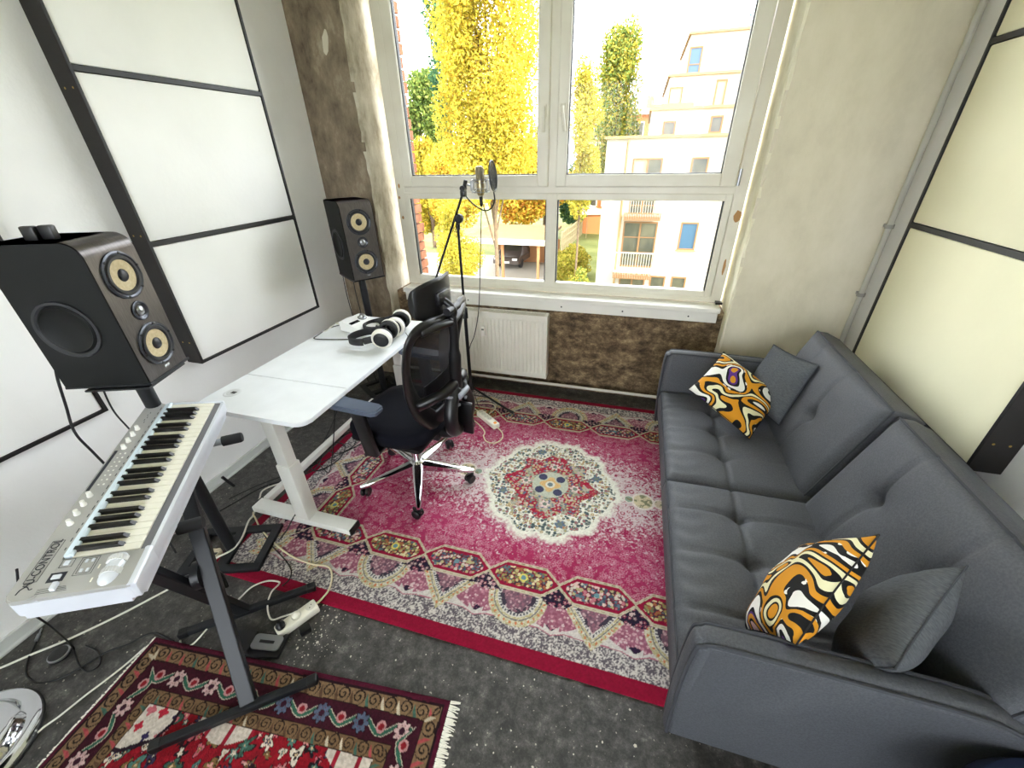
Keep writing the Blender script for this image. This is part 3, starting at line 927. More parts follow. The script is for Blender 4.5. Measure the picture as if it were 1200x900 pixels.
sofa = thing('sofa_bed', 'dark grey fabric sofa bed with tufted seats along the right wall', 'sofa')
SY0, SYM, SY1 = 0.712, 1.525, 2.335
for (y0, y1, tf) in ((SY0, SYM - 0.003, ((0.27, 1.345), (0.275, 1.125), (0.28, 0.90))), (SYM + 0.003, SY1, ((0.265, 2.12), (0.265, 1.935), (0.268, 1.735)))):
    bm, path = cushion(0, 0.60, y0, y1, 0.155, (0.268,), [(a, b) for a, b in tf], puff=0.022, foldamp=0.0036)
    s = obj('seat_cushion', bm, SOFA, sofa, 'all', (0.275, 0, 0.245))
    obj('piping', tube(path, 0.0042, 6, True), SOFA_PIPE, s, True)
# backrests: cushion frame rotated so that its depth axis runs up the slope
ang = math.atan2(0.46, 0.15)
for (y0, y1, tf) in ((SY0 - 0.04, SYM - 0.015, ((0.262, 1.292), (0.262, 0.98))), (SYM + 0.03, SY1, ((0.225, 1.872), (0.225, 2.15)))):
    bm, path = cushion(-0.03, 0.485, y0, y1, 0.135, (), tf, puff=0.02, n=(50, 62))
    b = obj('backrest', bm, SOFA, sofa, 'all')
    b.matrix_local = Matrix.Translation((0.815 + 0.135 * math.sin(ang), 0, 0.40 - 0.135 * math.cos(ang))) @ Matrix.Rotation(-ang, 4, 'Y')
    obj('piping', tube(path, 0.0045, 6, True), SOFA_PIPE, b, True)
def armrest(y0, y1, outer):
    # side outline in x-z with rounded corners, thick in y, softly crowned on top
    ol = [(0.272, 0.15), (0.262, 0.40), (0.266, 0.60), (0.285, 0.635), (0.33, 0.648), (0.60, 0.648), (0.80, 0.642), (0.90, 0.622), (0.99, 0.56), (1.06, 0.44), (1.10, 0.30), (1.10, 0.15)]
    P = [Vector((x, 0, z)) for x, z in ol]
    pth = smooth_path(P, 5)
    bm = BM()
    secs = []
    yc = (y0 + y1) / 2
    cen = Vector((0.68, 0, 0.38))
    for y, k in ((y0, -0.016), (y0 + 0.012, 0.0), (y0 + 0.025, 0.005), (y1 - 0.025, 0.005), (y1 - 0.012, 0.0), (y1, -0.016)):
        row = []
        for p in pth:
            d = (p - cen).normalized()
            q = p + d * k
            row.append(bm.verts.new((q.x, y, q.z)))
        secs.append(row)
    n = len(pth)
    for a, b in zip(secs[:-1], secs[1:]):
        for i in range(n):
            bm.faces.new((a[i], a[(i + 1) % n], b[(i + 1) % n], b[i]))
    bm.faces.new(secs[0][::-1]); bm.faces.new(secs[-1])
    bmesh.ops.recalc_face_normals(bm, faces=bm.faces)
    a = obj('armrest', bm, SOFA, sofa, True)
    for yy in (y0 + 0.004, y1 - 0.004):
        rr = [(p.x + (p - cen).normalized().x * -0.004, yy, p.z + (p - cen).normalized().z * -0.004) for p in pth]
        obj('piping', tube(rr, 0.0055, 6), SOFA_PIPE, a, True)
armrest(0.640, 0.706, 'near')
armrest(2.340, 2.406, 'far')
obj('frame', add_box(box(0.30, 0.88, 0.70, 2.40, 0.135, 0.245, 0.01), 0.86, 1.08, 0.75, 2.34, 0.10, 0.40, 0.02), SOFA_PIPE, sofa, True)
for x in (0.36, 1.0):
    for y in (0.76, 2.32):
        obj('leg', lathe([(0, 0), (0.018, 0), (0.026, 0.14), (0, 0.14)], 14, mtx((x, y, 0.013 if y < 2.6 and x < 1.1 else 0))), mat('dark_wood_leg', rgb(40, 30, 24), 0.5), sofa, True)

# scatter cushions
def pillow(w, h, t, n=28, pinch=0.10, seed=0):
    bm = BM()
    rnd = random.Random(seed)
    ph = [rnd.random() * 6 for _ in range(6)]
    top = {}; bot = {}
    for i in range(n + 1):
        for j in range(n + 1):
            u = 2 * i / n - 1; v = 2 * j / n - 1
            # pulled-in sides between the four corners
            x = u * (1 - pinch * (1 - v * v) * 0.0 - pinch * 0.55 * (1 - abs(v) ** 2.0) * abs(u) ** 2) * w / 2
            y = v * (1 - pinch * 0.55 * (1 - abs(u) ** 2.0) * abs(v) ** 2) * h / 2
            hh = t / 2 * ((1 - abs(u) ** 2.4) * (1 - abs(v) ** 2.4)) ** 0.55
            wr = 0.006 * math.sin(5 * u + 3 * v + ph[0]) * math.sin(4 * v - 2 * u + ph[1]) * min(1, hh / 0.03)
            top[i, j] = bm.verts.new((x, y, hh + wr))
            if i in (0, n) or j in (0, n): bot[i, j] = top[i, j]
            else: bot[i, j] = bm.verts.new((x, y, -hh + wr * 0.5))
    for i in range(n):
        for j in range(n):
            bm.faces.new((top[i, j], top[i + 1, j], top[i + 1, j + 1], top[i, j + 1]))
            bm.faces.new((bot[i, j + 1], bot[i + 1, j + 1], bot[i + 1, j], bot[i, j]))
    loop = [(i, 0) for i in range(n + 1)] + [(n, j) for j in range(1, n + 1)] + [(i, n) for i in range(n - 1, -1, -1)] + [(0, j) for j in range(n - 1, 0, -1)]
    return bm, [top[k].co.copy() for k in loop]

def print_mat(name, seed):
    """bold camouflage-like print: flat colour fields with black outlines"""
    m = bpy.data.materials.new(name); m.use_nodes = True
    nt = m.node_tree; p = nt.nodes['Principled BSDF']; p.inputs['Roughness'].default_value = 0.75
    p.inputs['Specular IOR Level'].default_value = 0.25
    tc = nt.nodes.new('ShaderNodeTexCoord')
    mp = nt.nodes.new('ShaderNodeMapping'); mp.inputs['Location'].default_value = (seed * 1.37, seed * 2.11, 0.3)
    mp.inputs['Scale'].default_value = (0.95, 1.25, 0.15); mp.inputs['Rotation'].default_value = (0, 0, 0.6 + seed)
    nt.links.new(tc.outputs['Object'], mp.inputs['Vector'])
    nz = nt.nodes.new('ShaderNodeTexNoise'); nz.inputs['Scale'].default_value = 6.2; nz.inputs['Detail'].default_value = 0.6; nz.inputs['Distortion'].default_value = 0.35
    nt.links.new(mp.outputs['Vector'], nz.inputs['Vector'])
    rp = nt.nodes.new('ShaderNodeValToRGB'); rp.color_ramp.interpolation = 'CONSTANT'
    K, O, Wc, Cr, Pk, Pu = rgb(16, 16, 18), rgb(214, 146, 34), rgb(240, 238, 232), rgb(236, 230, 190), rgb(240, 204, 204), rgb(92, 48, 130)
    stops = [(0, K), (0.24, Wc), (0.29, K), (0.33, O), (0.395, K), (0.425, Cr), (0.475, K), (0.505, O), (0.555, K), (0.60, Wc), (0.655, K), (0.68, Pu), (0.70, O), (0.75, K), (0.77, Pk)]
    els = rp.color_ramp.elements
    els[0].position, els[0].color = stops[0]; els[1].position, els[1].color = stops[1]
    for s_, c in stops[2:]:
        e = els.new(s_); e.color = c
    nt.links.new(nz.outputs['Fac'], rp.inputs['Fac'])
    # white pebbles with dots inside the darkest fields
    vo = nt.nodes.new('ShaderNodeTexVoronoi'); vo.inputs['Scale'].default_value = 34
    nt.links.new(mp.outputs['Vector'], vo.inputs['Vector'])
    ls = nt.nodes.new('ShaderNodeMath'); ls.operation = 'LESS_THAN'; ls.inputs[1].default_value = 0.32
    nt.links.new(vo.outputs['Distance'], ls.inputs[0])
    lt = nt.nodes.new('ShaderNodeMath'); lt.operation = 'GREATER_THAN'; lt.inputs[1].default_value = 0.555
    nt.links.new(nz.outputs['Fac'], lt.inputs[0])
    l3 = nt.nodes.new('ShaderNodeMath'); l3.operation = 'LESS_THAN'; l3.inputs[1].default_value = 0.577
    nt.links.new(nz.outputs['Fac'], l3.inputs[0])
    mu = nt.nodes.new('ShaderNodeMath'); mu.operation = 'MULTIPLY'
    nt.links.new(ls.outputs[0], mu.inputs[0]); nt.links.new(lt.outputs[0], mu.inputs[1])
    mu2 = nt.nodes.new('ShaderNodeMath'); mu2.operation = 'MULTIPLY'
    nt.links.new(mu.outputs[0], mu2.inputs[0]); nt.links.new(l3.outputs[0], mu2.inputs[1])
    mx = nt.nodes.new('ShaderNodeMix'); mx.data_type = 'RGBA'
    nt.links.new(mu2.outputs[0], mx.inputs['Factor']); nt.links.new(rp.outputs['Color'], mx.inputs['A']); mx.inputs['B'].default_value = Wc
    nt.links.new(mx.outputs['Result'], p.inputs['Base Color'])
    return m
GREY_PILLOW = mat('grey_pillow_fabric', rgb(78, 81, 86), 0.9, col2=rgb(96, 99, 103), scale=70, stretch=(1, 5, 1), bump=0.2, bscale=300, spec=0.2)
def place_pillow(name, label, o, xa, ya, w, h, t, m, seed, group):
    """o = centre, xa and ya = directions of the pillow's sides"""
    xa = Vector(xa).normalized(); ya = Vector(ya); ya = (ya - xa * ya.dot(xa)).normalized(); za = xa.cross(ya)
    M = Matrix(((xa.x, ya.x, za.x, o[0]), (xa.y, ya.y, za.y, o[1]), (xa.z, ya.z, za.z, o[2]), (0, 0, 0, 1)))
    bm, seam = pillow(w, h, t, seed=seed)
    p = obj(name, bm, m, None, 'all')
    p.matrix_world = M
    tag(p, label, 'cushion', group)
    obj('seam', tube(seam, 0.0022, 5, True), SOFA_PIPE if m is GREY_PILLOW else mat('black_seam', rgb(22, 20, 20), 0.8), p, True)
    return p

place_pillow('patterned_cushion', 'ochre black and white patterned cushion at the window end of the sofa', (0.612, 2.070, 0.575), (0.816, -0.37, -0.445), (0.541, 0.761, 0.359), 0.375, 0.335, 0.115, print_mat('print_far', 1.0), 1, 'patterned cushions on the sofa')
place_pillow('grey_cushion', 'plain grey cushion behind the patterned one at the window end of the sofa', (0.815, 2.168, 0.612), (0.268, -0.952, 0.148), (0.30, 0.228, 0.926), 0.36, 0.34, 0.11, GREY_PILLOW, 2, 'grey cushions on the sofa')
place_pillow('patterned_cushion', 'ochre black and white patterned cushion leaning on the near sofa armrest', (0.566, 0.880, 0.634), (-0.031, -0.571, 0.821), (0.563, 0.668, 0.486), 0.40, 0.34, 0.12, print_mat('print_near', 2.6), 3, 'patterned cushions on the sofa')
place_pillow('grey_cushion', 'plain grey cushion leaning beside the near sofa armrest', (0.755, 0.838, 0.622), (-0.08, -0.445, 0.892), (0.60, 0.70, 0.40), 0.37, 0.31, 0.13, GREY_PILLOW, 4, 'grey cushions on the sofa')

# navy stool at the picture's lower right corner
st = thing('round_stool', 'navy blue round upholstered stool at the lower right corner in front of the sofa', 'stool', (0.985, 0.355, 0.0))
obj('seat', lathe([(0, 0.46), (0.26, 0.46), (0.285, 0.48), (0.29, 0.53), (0.275, 0.575), (0.22, 0.598), (0, 0.605)], 40), mat('navy_velvet', rgb(20, 34, 72), 0.8, scale=60), st, True)
obj('base', lathe([(0, 0.002), (0.2, 0.002), (0.21, 0.02), (0.19, 0.46), (0, 0.46)], 30), BLACK_PLASTIC, st, True)

# ------------------------------------------------------------------ desk
desk = thing('standing_desk', 'white rectangular standing desk with rounded corners by the left wall', 'desk', (-1.545, 1.68, 0))
DX0, DX1, DY0, DY1 = -0.305, 0.305, -0.605, 0.605
def board(y0, y1, r0, r1):
    ol = []
    R = 0.055
    for cx, cy, a0, r in ((DX1, y1, 0, r1), (DX0, y1, PI / 2, r1), (DX0, y0, PI, r0), (DX1, y0, 1.5 * PI, r0)):
        if r:
            sx = cx - R if cx > 0 else cx + R; sy = cy - R if cy == y1 else cy + R
            for k in range(9):
                a = a0 + PI / 2 * k / 8
                ol.append((sx + R * math.cos(a), sy + R * math.sin(a)))
        else: ol.append((cx, cy))
    bm = add_prism(BM(), ol, 0.708, 0.730)
    top = [f for f in bm.faces if abs(f.normal.z) > 0.9 or f.calc_center_median().z > 0.729 or f.calc_center_median().z < 0.709]
    es = list({e for f in top for e in f.edges})
    bmesh.ops.bevel(bm, geom=es, offset=0.003, segments=2, affect='EDGES')
    return bm
SEAM = -0.295
t1 = obj('tabletop_board', board(DY0, SEAM - 0.001, 1, 0), DESK_WHITE, desk, True)
t2 = obj('tabletop_board', board(SEAM + 0.001, DY1, 0, 1), DESK_WHITE, desk, True)
for (gx, gy, par) in ((-0.215, -0.465, t1), (-0.215, 0.465, t2)):
    g = obj('cable_grommet', lathe([(0.024, 0.7305), (0.030, 0.7325), (0.036, 0.7325), (0.040, 0.730)], 28, mtx((gx, gy, 0))), mat('grommet_white', rgb(222, 224, 226), 0.35), par, True)
    obj('cap', lathe([(0, 0.7322), (0.026, 0.7322), (0.026, 0.7290)], 28, mtx((gx, gy, 0))), mat('grommet_cap', rgb(206, 208, 210), 0.35), g, True)
    obj('slot', box(gx - 0.003, gx + 0.022, gy - 0.009, gy + 0.009, 0.731, 0.7327, 0.0), BLACK_PLASTIC, g)
obj('under_frame', add_box(add_box(box(-0.03, 0.03, -0.50, 0.50, 0.665, 0.707, 0.003), -0.25, 0.25, -0.52, -0.46, 0.675, 0.707, 0.003), -0.25, 0.25, 0.46, 0.52, 0.675, 0.707, 0.003), LEG_WHITE, desk)
obj('motor_box', box(0.05, 0.16, -0.30, -0.08, 0.62, 0.706, 0.008), BLACK_PLASTIC, desk)
for (sy) in (-0.54, 0.54):
    lg = obj('leg', add_box(box(0.02, 0.10, sy - 0.035, sy + 0.035, 0.062, 0.42, 0.005), 0.027, 0.093, sy - 0.028, sy + 0.028, 0.40, 0.70, 0.004), LEG_WHITE, desk, True)
    ft = obj('foot', box(-0.275, 0.345, sy - 0.036, sy + 0.036, 0.028, 0.064, 0.004), LEG_WHITE, desk, True)
    for x in (-0.275, 0.345):
        obj('end_cap', box(x - 0.005, x + 0.005, sy - 0.037, sy + 0.037, 0.027, 0.065, 0.003), BLACK_PLASTIC, ft)
    for x in (-0.245, 0.315):
        obj('caster', lathe([(0, 0.0), (0.022, 0.001), (0.025, 0.010), (0.018, 0.026), (0, 0.030)], 16, mtx((x, sy, 0.013 if x > 0 else 0.0))), BLACK_PLASTIC, ft, True)
# side rail between the desk feet at the wall side
obj('foot_rail', box(-0.262, -0.225, -0.505, 0.505, 0.035, 0.070, 0.004), LEG_WHITE, desk)

# ------------------------------------------------------------------ audio interface and headphones on the desk
ai = thing('audio_interface', 'small white audio interface with silver knob on the white desk', 'audio interface', (-1.625, 2.065, 0.731), math.radians(-12))
bm = BM()
ol = [(-0.09, 0.0), (-0.09, 0.060), (-0.05, 0.062), (0.085, 0.028), (0.09, 0.022), (0.09, 0.0)]
lo = [bm.verts.new((x, -0.085, z + 0.006)) for x, z in ol]; hi = [bm.verts.new((x, 0.085, z + 0.006)) for x, z in ol]
bm.faces.new(lo); bm.faces.new(hi[::-1])
for i in range(6): bm.faces.new((lo[(i + 1) % 6], lo[i], hi[i], hi[(i + 1) % 6]))
bmesh.ops.bevel(bm, geom=list(bm.edges), offset=0.003, segments=2, affect='EDGES')
aib = obj('body', bm, mat('interface_white', rgb(232, 232, 230), 0.35), ai, True)
tlt = math.atan2(-0.034, 0.135)
def on_top(x, y, dz=0.0):
    return (x, y, 0.068 + (x + 0.05) * -0.034 / 0.135 + dz)
nrm = (math.sin(-tlt), 0, math.cos(tlt))
obj('knob', lathe([(0.024, 0), (0.024, 0.004), (0.019, 0.006), (0.017, 0.022), (0.014, 0.025), (0, 0.025)], 24, axis_mtx(on_top(-0.02, 0.045), nrm)), STEEL, ai, True)
obj('knob_ring', lathe([(0.0, 0.0), (0.028, 0.0005), (0.028, 0.002), (0.0, 0.002)], 24, axis_mtx(on_top(-0.02, 0.045), nrm)), BLACK_PLASTIC, ai, True)
obj('meter_window', box(-0.012, 0.012, -0.036, 0.036, 0, 0.0015, M=axis_mtx(on_top(-0.005, -0.035), nrm)), mat('black_glass', rgb(14, 14, 18), 0.1), ai)
for y in (-0.05, 0.0, 0.05):
    obj('socket', lathe([(0, 0.002), (0.007, 0.002), (0.009, 0)], 14, axis_mtx((0.0905, y, 0.017), (1, 0, 0))), BLACK_METAL, ai, True)
for x in (-0.07, 0.07):
    for y in (-0.065, 0.065):
        obj('rubber_foot', lathe([(0, 0), (0.007, 0), (0.007, 0.007), (0, 0.007)], 10, mtx((x, y, 0))), BLACK_PLASTIC, ai, True)
RED = mat('red_plug', rgb(214, 62, 34), 0.45)
rp_ = thing('jack_plug', 'red and white jack plug in the rear of the white audio interface', 'plug', (-1.715, 2.02, 0.775), math.radians(-12))
obj('sleeve', lathe([(0, 0), (0.008, 0), (0.010, 0.012), (0.010, 0.022), (0, 0.022)], 12, axis_mtx((0.0, 0, 0), (-1, -0.25, 0.05))), RED, rp_, True)
obj('strain_relief', lathe([(0.009, 0.022), (0.007, 0.045), (0.004, 0.055), (0, 0.055)], 12, axis_mtx((0.0, 0, 0), (-1, -0.25, 0.05))), CABLE_WHITE, rp_, True)

HP_WHITE = mat('headphone_white', rgb(236, 232, 222), 0.35)
HP_PAD = mat('black_leather_pad', rgb(24, 24, 28), 0.55)
def headphones(label, loc, rz, lean):
    h = thing('headphones', label, 'headphones', loc, rz, 'headphones on the desk')
    for s in (-1, 1):
        ax = Vector((0.0, s, 0.12 * lean)).normalized()
        c = Vector((0, s * 0.058, 0.047))
        M = axis_mtx(c, ax)
        cp = obj('ear_cup', lathe([(0.036, -0.012), (0.046, -0.008), (0.047, 0.004), (0.043, 0.013), (0.036, 0.016), (0.034, 0.012)], 32, M), HP_WHITE, h, True)
        obj('cover', lathe([(0, 0.019), (0.020, 0.0185), (0.034, 0.014), (0.035, 0.010)], 32, M), mat('dark_glossy_cover', rgb(14, 15, 20), 0.4), cp, True)
        obj('ear_pad', lathe([(0.022, -0.013), (0.022, -0.024), (0.030, -0.031), (0.040, -0.029), (0.045, -0.020), (0.043, -0.012)], 32, M), HP_PAD, cp, True)
        obj('yoke_arm', bar(c + Vector((-0.040, s * 0.004, 0.0)), Vector((-0.085, s * 0.062, 0.036)), 0.014, 0.030, (0, 0, 1), 0.004), HP_PAD, h, True)
    pts = []
    for k in range(25):
        a = -PI / 2 + PI * k / 24
        pts.append(Vector((-0.085 - 0.085 * math.cos(a), 0.068 * math.sin(a), 0.034 - 0.006 * math.cos(a))))
    bm = BM()
    rows = []
    for i, p in enumerate(pts):
        a = -PI / 2 + PI * i / 24
        n = Vector((-math.cos(a), math.sin(a), 0))
        rows.append([bm.verts.new(p + n * q + Vector((0, 0, w))) for q, w in ((-0.004, -0.017), (0.005, -0.014), (0.005, 0.014), (-0.004, 0.017))])
    for a, b in zip(rows[:-1], rows[1:]):
        for k in range(4): bm.faces.new((a[k], a[(k + 1) % 4], b[(k + 1) % 4], b[k]))
    bm.faces.new(rows[0]); bm.faces.new(rows[-1][::-1])
    obj('headband', bm, HP_PAD, h, True)
    h.scale = (1.28, 1.28, 1.28)
    return h
headphones('white ringed headphones lying nearest the desk front on the white desk', (-1.335, 1.905, 0.7325), math.radians(14), -1)
headphones('white ringed headphones lying farther back near the black chair headrest', (-1.355, 2.085, 0.7325), math.radians(14), 1)

# ------------------------------------------------------------------ office chair (local +X = forward, +Y = sitter's left)
CH_FRAME = mat('chair_black_plastic', rgb(15, 14, 17), 0.36)
CH_SEAT = mat('chair_navy_fabric', rgb(9, 10, 20), 0.9, scale=200, bump=0.15, spec=0.2)
CH_MESH = mat('chair_mesh', rgb(16, 16, 20), 0.8, alpha=0.86)
CH_GREY = mat('chair_grey_plastic', rgb(128, 132, 140), 0.35)
CH_PAD = mat('armrest_pad', rgb(84, 94, 112), 0.38)
CRZ = math.radians(176)
chair = thing('office_chair', 'black mesh office chair with chrome five-star base beside the white desk', 'office chair', (-1.07, 1.60, 0.0135), CRZ)
hub = obj('hub', lathe([(0, 0.065), (0.036, 0.065), (0.042, 0.075), (0.042, 0.125), (0.032, 0.135), (0.0, 0.135)], 24), CHROME, chair, True)
for wa in (9.4, 80.6, 153, 225, 297.5):
    a = math.radians(wa) - CRZ
    d = Vector((math.cos(a), math.sin(a), 0)); sd = Vector((-d.y, d.x, 0))
    bm = BM()
    secs = []
    for t, w, zt, h in ((0.03, 0.030, 0.128, 0.050), (0.18, 0.022, 0.108, 0.034), (0.315, 0.014, 0.090, 0.020), (0.335, 0.008, 0.086, 0.014)):
        c = d * t
        secs.append([bm.verts.new((c.x + sd.x * q, c.y + sd.y * q, z)) for q, z in ((-w, zt - h), (w, zt - h), (w, zt - 0.006), (w * 0.6, zt), (-w * 0.6, zt), (-w, zt - 0.006))])
    for p, q in zip(secs[:-1], secs[1:]):
        for k in range(6): bm.faces.new((p[k], p[(k + 1) % 6], q[(k + 1) % 6], q[k]))
    bm.faces.new(secs[0][::-1]); bm.faces.new(secs[-1])
    bmesh.ops.recalc_face_normals(bm, faces=bm.faces)
    sp = obj('base_spoke', bm, CHROME, chair, True)
    e = d * 0.32
    ca = a + 0.9
    ax = Vector((-math.sin(ca), math.cos(ca), 0)); cd = Vector((math.cos(ca), math.sin(ca), 0))
    wc = e + cd * -0.014 + Vector((0, 0, 0.027))
    bm = BM()
    for s in (-1, 1):
        add_lathe(bm, [(0, -0.009), (0.022, -0.009), (0.027, -0.005), (0.027, 0.005), (0.022, 0.009), (0, 0.009)], 20, axis_mtx(wc + ax * s * 0.015, ax))
    add_box(bm, -0.026, 0.028, -0.006, 0.006, 0.0, 0.034, 0.003, M=axis_mtx(wc, (0, 0, 1), cd))
    add_tube(bm, [e + Vector((0, 0, 0.05)), e + Vector((0, 0, 0.088))], 0.006, 8)
    obj('caster', bm, BLACK_PLASTIC, sp, True)
obj('gas_lift', lathe([(0.025, 0.125), (0.025, 0.24), (0.019, 0.242), (0.019, 0.37), (0, 0.37)], 20), CHROME, chair, True)
obj('mechanism', add_box(box(-0.14, 0.13, -0.09, 0.09, 0.345, 0.40, 0.015), -0.20, -0.10, -0.05, 0.05, 0.35, 0.41, 0.01), CH_FRAME, chair, True)
obj('height_lever', tube([(0.05, 0.08, 0.375), (0.05, 0.22, 0.372), (0.05, 0.27, 0.365)], [0.006, 0.006, 0.012], 8), CH_FRAME, chair, True)
# seat: rounded waterfall cushion
bm = BM()
N = 40
rows = []
for (k, z) in ((0.0, 0.400), (0.90, 0.402), (0.985, 0.418), (1.0, 0.445), (0.985, 0.472), (0.93, 0.490), (0.7, 0.500), (0.35, 0.497), (0.0, 0.495)):
    if k == 0: rows.append([bm.verts.new((0.03, 0, z))]); continue
    r = []
    for i in range(N):
        t = 2 * PI * i / N
        cx, sy = math.cos(t), math.sin(t)
        x = 0.03 + 0.245 * k * math.copysign(abs(cx) ** 0.6, cx)
        y = (0.255 - 0.02 * (cx < 0) * abs(cx)) * k * math.copysign(abs(sy) ** 0.6, sy)
        r.append(bm.verts.new((x, y, z - 0.03 * max(0, (x - 0.2) / 0.08) ** 2 * 0.6)))
    rows.append(r)
for a, b in zip(rows[:-1], rows[1:]):
    for k in range(N):
        k2 = (k + 1) % N
        if len(a) == 1: bm.faces.new((a[0], b[k2], b[k]))
        elif len(b) == 1: bm.faces.new((a[k], a[k2], b[0]))
        else: bm.faces.new((a[k], a[k2], b[k2], b[k]))
bmesh.ops.recalc_face_normals(bm, faces=bm.faces)
obj('seat', bm, CH_SEAT, chair, 'all')
obj('seat_shell', box(-0.19, 0.23, -0.22, 0.22, 0.385, 0.412, 0.02), CH_FRAME, chair, True)
for s in (-1, 1):
    bm = bar((0.04, s * 0.20, 0.392), (0.04, s * 0.285, 0.392), 0.07, 0.02, bev=0.005)
    add_bar(bm, (0.04, s * 0.285, 0.38), (0.06, s * 0.300, 0.66), 0.028, 0.075, (1, 0, 0), 0.008)
    ar = obj('armrest', bm, CH_FRAME, chair, True)
    bm = BM()
    add_prism(bm, [(x + 0.075, y + s * 0.30) for x, y in ((-0.15, -0.026), (-0.125, -0.043), (0.10, -0.047), (0.135, -0.03), (0.14, 0.0), (0.135, 0.03), (0.10, 0.047), (-0.125, 0.043), (-0.15, 0.026))], 0.664, 0.692)
    bmesh.ops.bevel(bm, geom=[e for e in bm.edges], offset=0.007, segments=3, affect='EDGES')
    obj('arm_pad', bm, CH_PAD, ar, True)
# backrest
def bx_at(z):                     # x of the backrest surface for height z
    return -0.205 - 0.10 * ((z - 0.45) / 0.62) + 0.035 * math.sin((z - 0.45) / 0.62 * PI)
def bow(y):                       # wings come forward
    return 0.55 * y * y
half = [(0.50, 0.055), (0.54, 0.105), (0.60, 0.150), (0.68, 0.192), (0.78, 0.225), (0.88, 0.245), (0.97, 0.252), (1.02, 0.245), (1.055, 0.215), (1.065, 0.15), (1.050, 0.06), (1.045, 0.0)]
pts = [Vector((bx_at(z) + bow(y), y, z)) for z, y in half] + [Vector((bx_at(z) + bow(y), -y, z)) for z, y in half[-2::-1]]
lp = smooth_path(pts, 4, True)
bm = BM()
rings = []
L = len(lp)
for i, p in enumerate(lp):
    d = (lp[(i + 1) % L] - lp[i - 1]).normalized()
    nx_ = Vector((1, 0, 0)); sd = d.cross(nx_).normalized(); t = sd.cross(d)
    w = 0.027 + 0.026 * max(0, min(1, (0.86 - p.z) / 0.25))
    rings.append([bm.verts.new(p + sd * w * math.cos(q) + t * 0.014 * math.sin(q)) for q in [2 * PI * k / 10 for k in range(10)]])
for i in range(L):
    a, b = rings[i], rings[(i + 1) % L]
    for k in range(10): bm.faces.new((a[k], a[(k + 1) % 10], b[(k + 1) % 10], b[k]))
bmesh.ops.recalc_face_normals(bm, faces=bm.faces)
back = obj('back_frame', bm, CH_FRAME, chair, 'all')
# mesh membrane across the frame
def half_w(z):
    for (z0, y0), (z1, y1) in zip(half[:9], half[1:10]):
        if z0 <= z <= z1: return y0 + (y1 - y0) * (z - z0) / (z1 - z0)
    return 0.05
bm = BM()
rows = []
for i in range(25):
    z = 0.505 + (1.054 - 0.505) * i / 24
    w = half_w(z)
    rows.append([bm.verts.new((bx_at(z) + bow(w * q) + 0.012, w * q, z)) for q in [-1 + 2 * k / 16 for k in range(17)]])
for a, b in zip(rows[:-1], rows[1:]):
    for k in range(16): bm.faces.new((a[k], a[k + 1], b[k + 1], b[k]))
obj('mesh_back', bm, CH_MESH, back, 'all')
# spine with a lower yoke around an opening
bm = BM()
yk = [Vector(p) for p in ((-0.17, 0.0, 0.385), (-0.255, 0.0, 0.40), (-0.315, 0.0, 0.47))]
add_tube(bm, smooth_path(yk, 6), [0.034] * 13, 12)
for s in (-1, 1):
    P = [(-0.300, s * 0.005, 0.44), (-0.315, s * 0.075, 0.475), (-0.318, s * 0.098, 0.55), (-0.312, s * 0.065, 0.63), (-0.31, s * 0.014, 0.69)]
    add_tube(bm, smooth_path(P, 5), [0.036] * 21, 10)
add_tube(bm, smooth_path([(-0.31, 0, 0.67), (-0.315, 0, 0.80), (-0.325, 0, 0.95), (-0.325, 0, 1.06)], 5), [0.030] * 8 + [0.022] * 8, 12)
for s in (-1, 1):
    add_tube(bm, smooth_path([(-0.315, s * 0.02, 0.72), (-0.29, s * 0.11, 0.70), (bx_at(0.66) + bow(0.19) - 0.01, s * 0.185, 0.66)], 5), [0.027] * 11, 10)
    add_tube(bm, smooth_path([(-0.325, s * 0.01, 1.03), (-0.315, s * 0.10, 1.045), (bx_at(1.05) + bow(0.2) - 0.005, s * 0.20, 1.045)], 5), [0.018] * 11, 10)
obj('spine', bm, CH_FRAME, back, 'all')
obj('spine_cover', bar((-0.342, -0.006, 0.41), (-0.346, -0.006, 0.60), 0.085, 0.022, (0, 1, 0), 0.008), CH_FRAME, back, True)
# lumbar support with pale arms
bm = BM()
for i, (y0_, y1_) in enumerate(((-0.13, 0.13),)):
    rws = []
    for k in range(15):
        y = -0.13 + 0.26 * k / 14
        x = bx_at(0.70) + bow(y) - 0.018
        rws.append([bm.verts.new((x + dx, y, z)) for dx, z in ((0, 0.655), (0.012, 0.66), (0.012, 0.735), (0, 0.74))])
    for a, b in zip(rws[:-1], rws[1:]):
        for q in range(4): bm.faces.new((a[q], a[(q + 1) % 4], b[(q + 1) % 4], b[q]))
    bm.faces.new(rws[0]); bm.faces.new(rws[-1][::-1])
bmesh.ops.recalc_face_normals(bm, faces=bm.faces)
lum = obj('lumbar_support', bm, CH_FRAME, back, True)
for s in (-1, 1):
    obj('lumbar_arm', add_tube(tube(smooth_path([(-0.335, s * 0.03, 0.655), (-0.318, s * 0.085, 0.672), (-0.278, s * 0.12, 0.70)], 5), [0.007] * 11, 8), smooth_path([(-0.338, s * 0.03, 0.605), (-0.325, s * 0.07, 0.612), (-0.30, s * 0.10, 0.63)], 5), [0.007] * 11, 8), CH_GREY, lum, True)
obj('tension_knob', lathe([(0, -0.05), (0.015, -0.048), (0.017, -0.03), (0.017, 0.03), (0.015, 0.048), (0, 0.05)], 16, axis_mtx((-0.345, 0, 0.66), (0, 1, 0))), CH_GREY, back, True)
